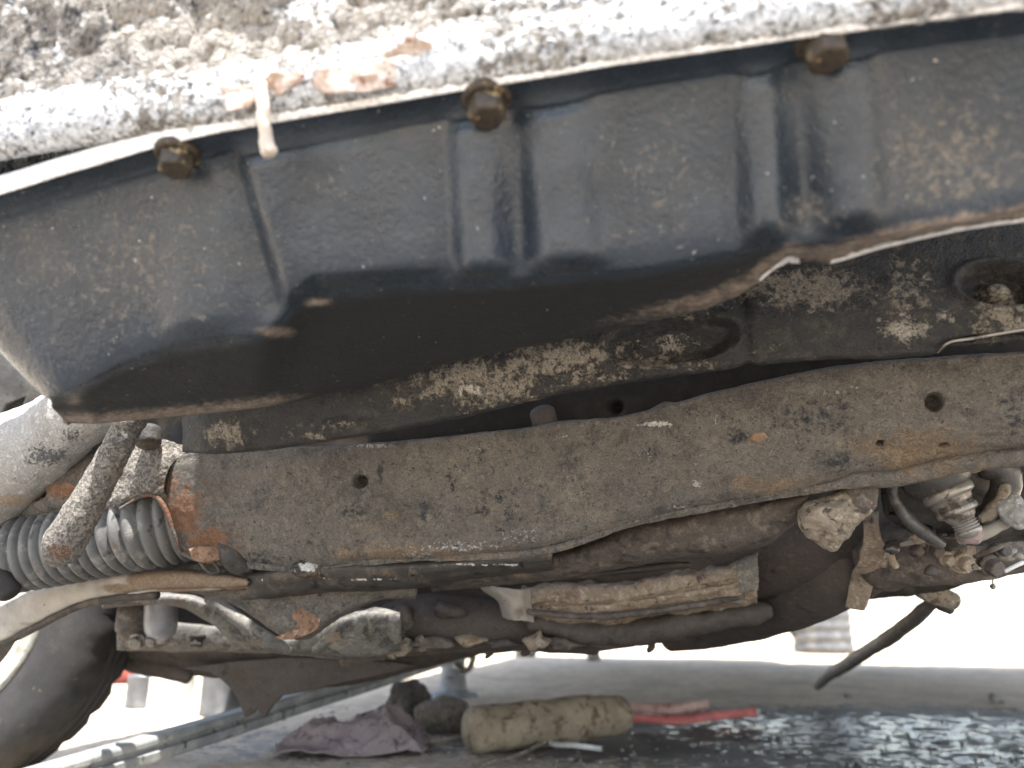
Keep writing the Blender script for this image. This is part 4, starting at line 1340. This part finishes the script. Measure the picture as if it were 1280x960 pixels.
# ------------------------------------------------------------------ debris on the engine
def leaf(name, pts, d, label, bend=.004, seed=0):
    P = []
    n = 14
    cx = sum(p[0] for p in pts) / len(pts)
    cy = sum(p[1] for p in pts) / len(pts)
    out = cr(np.array([(*p, 0) for p in pts + pts[:1]], float), 40)[:-1]
    V, Fc = [], []
    rings = 5
    for k in range(rings + 1):
        t = k / rings
        for (x, y, _) in out:
            px, py = cx + (x - cx) * t, cy + (y - cy) * t
            q = at(px, py, d)
            V.append(q)
    V = np.array(V)
    nrm = -FW
    V = V + nrm * (bend * fbm(V, 70, 3, seed))[:, None] * 1.6
    m = len(out)
    for k in range(rings):
        for j in range(m):
            a, b = k * m + j, k * m + (j + 1) % m
            Fc.append((a, b, b + m, a + m))
    o = mesh_obj(name, V, Fc, M['leaf'])
    s = o.modifiers.new('thick', 'SOLIDIFY')
    s.thickness = .0006
    tag(o, label, 'leaf', 'dry leaves on the casting')
    return o


leaf('dry_leaf', [(388, 104), (400, 84), (440, 76), (480, 74), (508, 80), (500, 104), (470, 114), (430, 118), (402, 116)], DD(450) - .009000000000000001, 'pale pinkish dry leaf lying on the white ledge', seed=2)
leaf('dry_leaf', [(470, 74), (495, 60), (520, 50), (540, 58), (538, 72), (520, 70), (500, 70), (486, 74)], DD(500) - .007, 'small curled reddish leaf above the pale leaf', bend=.008, seed=5)
leaf('dry_leaf', [(262, 98), (280, 96), (300, 104), (330, 98), (372, 92), (384, 98), (370, 112), (350, 118), (330, 116), (312, 132), (288, 146), (282, 128), (270, 108)], DD(320) - .01, 'crumpled brown leaf around the hanging twig', bend=.010, seed=9)
t = tube('twig', [(324, 96, DD(326) - .008), (328, 120, DD(326) - .011), (330, 150, DD(326) - .012), (333, 178, DD(326) - .010), (336, 190, DD(326) - .010)], [.0034, .0036, .0032, .0034, .0046], M['twig'], None, n=40, seg=14, noise=[(200, .0012, 3, 2)])
tag(t, 'short pale twig hanging over the pan rail', 'twig')

# ------------------------------------------------------------------ things on the ground
def metal_bar():
    root = link(bpy.data.objects.new('metal_bar', None))
    tag(root, 'long grey grooved bar lying across the ground at the lower left', 'bar')
    a, b = on_ground(-30, 1000, .03), on_ground(566, 872) + np.array([.03, .02, .128])
    root.location = tuple(a)
    d = b - a
    L = np.linalg.norm(d)
    t = d / L
    s = np.cross(t, [0, 0, 1.0])
    s /= np.linalg.norm(s)
    n = np.cross(s, t)
    prof = [(-.024, -.028), (.024, -.028), (.027, -.022), (.027, -.006), (.014, -.003), (.014, .003), (.025, .006), (.025, .018), (.020, .024), (-.020, .024), (-.027, .016), (-.027, -.022)]
    V, Fc = [], []
    m, N = len(prof), 60
    for i in range(N):
        w = .0006 * math.sin(i * .3)
        for (x, z) in prof:
            x, z = x * .72, z * .72
            V.append(t * L * i / (N - 1) + s * x + n * (z + w))
    for i in range(N - 1):
        for j in range(m):
            k = (j + 1) % m
            Fc.append((i * m + j, i * m + k, (i + 1) * m + k, (i + 1) * m + j))
    Fc.append(tuple(range(m)))
    Fc.append(tuple((N - 1) * m + j for j in reversed(range(m))))
    o = mesh_obj('bar_body', V, Fc, M['bar'], root, smooth=False)
    be = o.modifiers.new('b', 'BEVEL')
    be.width = .0015
    be.limit_method = 'ANGLE'


metal_bar()


def rod_stand():
    c = on_ground(566, 872)
    root = link(bpy.data.objects.new('steel_stand', None))
    root.location = tuple(c)
    tag(root, 'small grey steel stand with a bright hook at the end of the bar', 'stand')
    def tb(name, pts, r, m):
        return tube(name, pts, r, m, root, n=24, seg=16, world=True)
    tb('base', [(0, 0, 0), (0, 0, .012), (0, 0, .02)], [.075, .072, .045], M['bar'])
    tb('post', [(0, 0, .015), (0, 0, .06), (0, 0, .11)], [.045, .038, .035], M['bar'])
    tb('hook', [(.0, -.03, .10), (.015, -.045, .085), (.045, -.05, .08), (.06, -.05, .11), (.062, -.05, .15)], [.009, .009, .009, .009, .008], M['steel'])


rod_stand()


def rag():
    c = on_ground(445, 936)
    nx, ny = 130, 80
    X, Y = np.meshgrid(np.linspace(-1, 1, nx), np.linspace(-1, 1, ny))
    P = np.stack([X * .13, Y * .10, X * 0], -1)
    edge = 1 - np.clip(np.maximum(np.abs(X + .12 * fbm(P, 12, 2, 4)), np.abs(Y + .15 * fbm(P, 10, 2, 7))) ** 3, 0, 1)
    rid = 1 - np.abs(fbm(P * np.array([1, 1.6, 1]), 14, 3, 3)) * 2.2
    z = .006 + edge * (.012 + .045 * np.clip(rid, 0, 1) ** 1.5 + .020 * np.exp(-((X - .5) / .35) ** 2))
    P[..., 2] = z
    P[..., 0] += .02 * fbm(P, 14, 3, 8)
    P[..., 1] += .02 * fbm(P, 14, 3, 9)
    idx = np.arange(nx * ny).reshape(ny, nx)
    f = np.stack([idx[:-1, :-1], idx[:-1, 1:], idx[1:, 1:], idx[1:, :-1]], -1).reshape(-1, 4)
    o = mesh_obj('rag', P.reshape(-1, 3), f, M['rag'])
    o.location = tuple(c)
    s = o.modifiers.new('t', 'SOLIDIFY')
    s.thickness = .003
    tag(o, 'crumpled mauve rag on the ground below the bar', 'rag')


rag()

c = on_ground(556, 912)
o = lump('dirt_clod', c + np.array([0, 0, .03]), (.062, .05, .042), M['mud'], amp=.5, seed=12)
tag(o, 'brown clod of dirt between the mauve rag and the roll', 'clod')
c = on_ground(510, 905)
o = lump('dirt_clod', c + np.array([0, .03, .03]), (.05, .05, .05), M['brownpipe'], amp=.6, seed=21)
tag(o, 'darker reddish clod leaning on the mauve rag', 'clod')

a, b = on_ground(596, 912, .04), on_ground(772, 894, .042)
o = tube('cardboard_roll', [a, a * .7 + b * .3, a * .35 + b * .65, b], [.040, .042, .044, .038], M['wood'], None, n=70, seg=40, world=True, noise=[(12, .006, 3, 3), (60, .003, 3, 2)])
tag(o, 'crushed brown roll lying on the ground beside the straps', 'roll')


def strap(name, pts, w, mat, label, lift=.012):
    P = np.array([on_ground(x, y, lift + h) for (x, y, h) in pts])
    C = cr(P, 60)
    V, Fc = [], []
    for i, p in enumerate(C):
        tt = i / 59
        tw = .5 * math.sin(tt * 5)
        up = np.array([0, math.sin(tw), math.cos(tw)])
        up2 = np.array([0, .5, .9])
        for k in (-1, 1):
            V.append(p + up2 * w * k + np.array([0, -.004 * k * math.sin(tt * 9), 0]))
    for i in range(59):
        Fc.append((2 * i, 2 * i + 1, 2 * i + 3, 2 * i + 2))
    o = mesh_obj(name, V, Fc, mat)
    s = o.modifiers.new('t', 'SOLIDIFY')
    s.thickness = .004
    tag(o, label, 'strap', 'straps by the brown roll')
    return o


strap('strap', [(744, 884, .02), (790, 884, .02), (840, 886, .018), (884, 880, .012)], .011, M['pink'], 'faded pink strap above the red strap')
strap('strap', [(750, 896, .012), (800, 898, .008), (850, 900, .006), (900, 894, .006), (945, 890, .008)], .010, M['red'], 'red strap with its end beside the wet patch')


def string(name, pts, r, label, mat='string'):
    P = [on_ground(x, y, .004 + r + h) for (x, y, h) in pts]
    o = tube(name, P, r, M[mat], None, n=80, seg=8, world=True)
    tag(o, label, 'string', 'strings on the ground')


string('string', [(654, 912, .005), (672, 908, .02), (684, 918, .012), (690, 930, .0), (720, 932, .004), (750, 936, .0)], .005, 'pale looped string below the brown roll')
string('string', [(600, 956, 0), (640, 946, .0), (672, 932, .004), (704, 916, .01)], .0035, 'thin grey twine running toward the loop', 'mud')

# bits of grit
rng = np.random.RandomState(4)
V, Fc = [], []
bm = bmesh.new()
bmesh.ops.create_icosphere(bm, subdivisions=1, radius=1)
BX = np.array([v.co[:] for v in bm.verts])
BF = [[v.index for v in f.verts] for f in bm.faces]
bm.free()
for k in range(900):
    px, py = rng.uniform(330, 1300), rng.uniform(880, 985)
    g = on_ground(px, py)
    r = rng.choice([.0015, .002, .003, .004, .006], p=[.35, .3, .2, .11, .04])
    X = BX * (1 + .35 * rng.uniform(-1, 1, (len(BX), 1))) * r * np.array([1.2, 1.0, .7]) + g + np.array([0, 0, r * .35])
    n0 = len(V)
    V += list(X)
    Fc += [[i + n0 for i in f] for f in BF]
o = mesh_obj('grit', V, Fc, M['stone'], smooth=False)
tag(o, 'loose grit scattered over the ground', 'grit', kind='stuff')

for (px, py, rad, sd_, lab) in ((1246, 880, .02, 3, 'dark pointed stone at the far edge of the wet patch'), (1060, 872, .010, 6, 'small stone beside the hose end'), (655, 822, .06, 9, 'pale rock in the sun below the exhaust'), (742, 826, .035, 15, 'low rock between the exhaust and the brown roll')):
    g = on_ground(px, py)
    o = lump('stone', g + np.array([0, 0, rad * .5]), (rad, rad, rad * .9), M['stone'], amp=.5, seed=sd_, sub=3)
    tag(o, lab, 'stone')

# ------------------------------------------------------------------ bright yard behind
def lathe_at(name, g, prof, mat, parent, seg=40, axis='z', yaw=0):
    V, Fc = [], []
    n = len(prof)
    for j in range(seg):
        a = 2 * math.pi * j / seg
        for (r, z) in prof:
            if axis == 'z':
                p = np.array([r * math.cos(a), r * math.sin(a), z])
            else:
                p = np.array([z * math.cos(yaw), z * math.sin(yaw), 0]) + r * (math.cos(a) * np.array([-math.sin(yaw), math.cos(yaw), 0]) + math.sin(a) * np.array([0, 0, 1.0]))
            V.append(p + np.array(g))
    for j in range(seg):
        k = (j + 1) % seg
        for i in range(n - 1):
            Fc.append((j * n + i, j * n + i + 1, k * n + i + 1, k * n + i))
    return mesh_obj(name, V, Fc, mat, parent)


def can(px, py, r, h, mat, label, cat):
    g = on_ground(px, py)
    root = link(bpy.data.objects.new('paint_can', None))
    root.location = tuple(g)
    tag(root, label, cat)
    lathe_at('can_body', (0, 0, 0), [(0, 0), (r, 0), (r * 1.03, .004), (r, .01), (r, h - .01), (r * 1.03, h - .004), (r * 1.03, h), (r * .9, h)], M[mat], root)
    lathe_at('lid', (0, 0, 0), [(r * .9, h), (r * .88, h - .006), (0, h - .006)], M['can_grey'], root)


can(212, 888, .055, .10, 'can_white', 'white can standing in the sun behind the wheel', 'can')
can(278, 893, .055, .11, 'drum', 'grey can beside the hanging brown flap', 'can')
can(176, 884, .04, .08, 'drum', 'short grey can left of the white can', 'can')


def red_tub():
    g = on_ground(120, 852)
    root = link(bpy.data.objects.new('red_tub', None))
    root.location = tuple(g)
    tag(root, 'faded red tub in the yard beyond the wheel', 'tub')
    lathe_at('tub_wall', (0, 0, 0), [(0, 0), (.20, 0), (.23, .07), (.245, .075), (.245, .085), (.225, .085), (.19, .01), (0, .01)], M['redplastic'], root, 60)
    tube('handle', [(.22, -.08, .075), (.27, -.04, .07), (.27, .04, .07), (.22, .08, .075)], .009, M['redplastic'], root, n=24, seg=10, world=True)


red_tub()


def roller():
    g = on_ground(1030, 816)
    root = link(bpy.data.objects.new('metal_drum', None))
    root.location = tuple(g)
    tag(root, 'grey ribbed drum standing in the sun beyond the exhaust', 'drum')
    pr = [(0, 0), (.16, 0)]
    for k in range(6):
        z = .02 + k * .06
        pr += [(.165, z), (.172, z + .012), (.165, z + .024), (.163, z + .04)]
    pr += [(.165, .40), (.172, .405), (.172, .415), (.15, .415), (.15, .40), (0, .40)]
    lathe_at('drum_wall', (0, 0, 0), pr, M['drum'], root, 48)
    tube('handle', [(-.17, 0, .34), (-.21, -.02, .28), (-.21, -.02, .16), (-.17, 0, .10)], .012, M['exh'], root, n=24, seg=10, world=True)


roller()

bpy.context.view_layer.update()
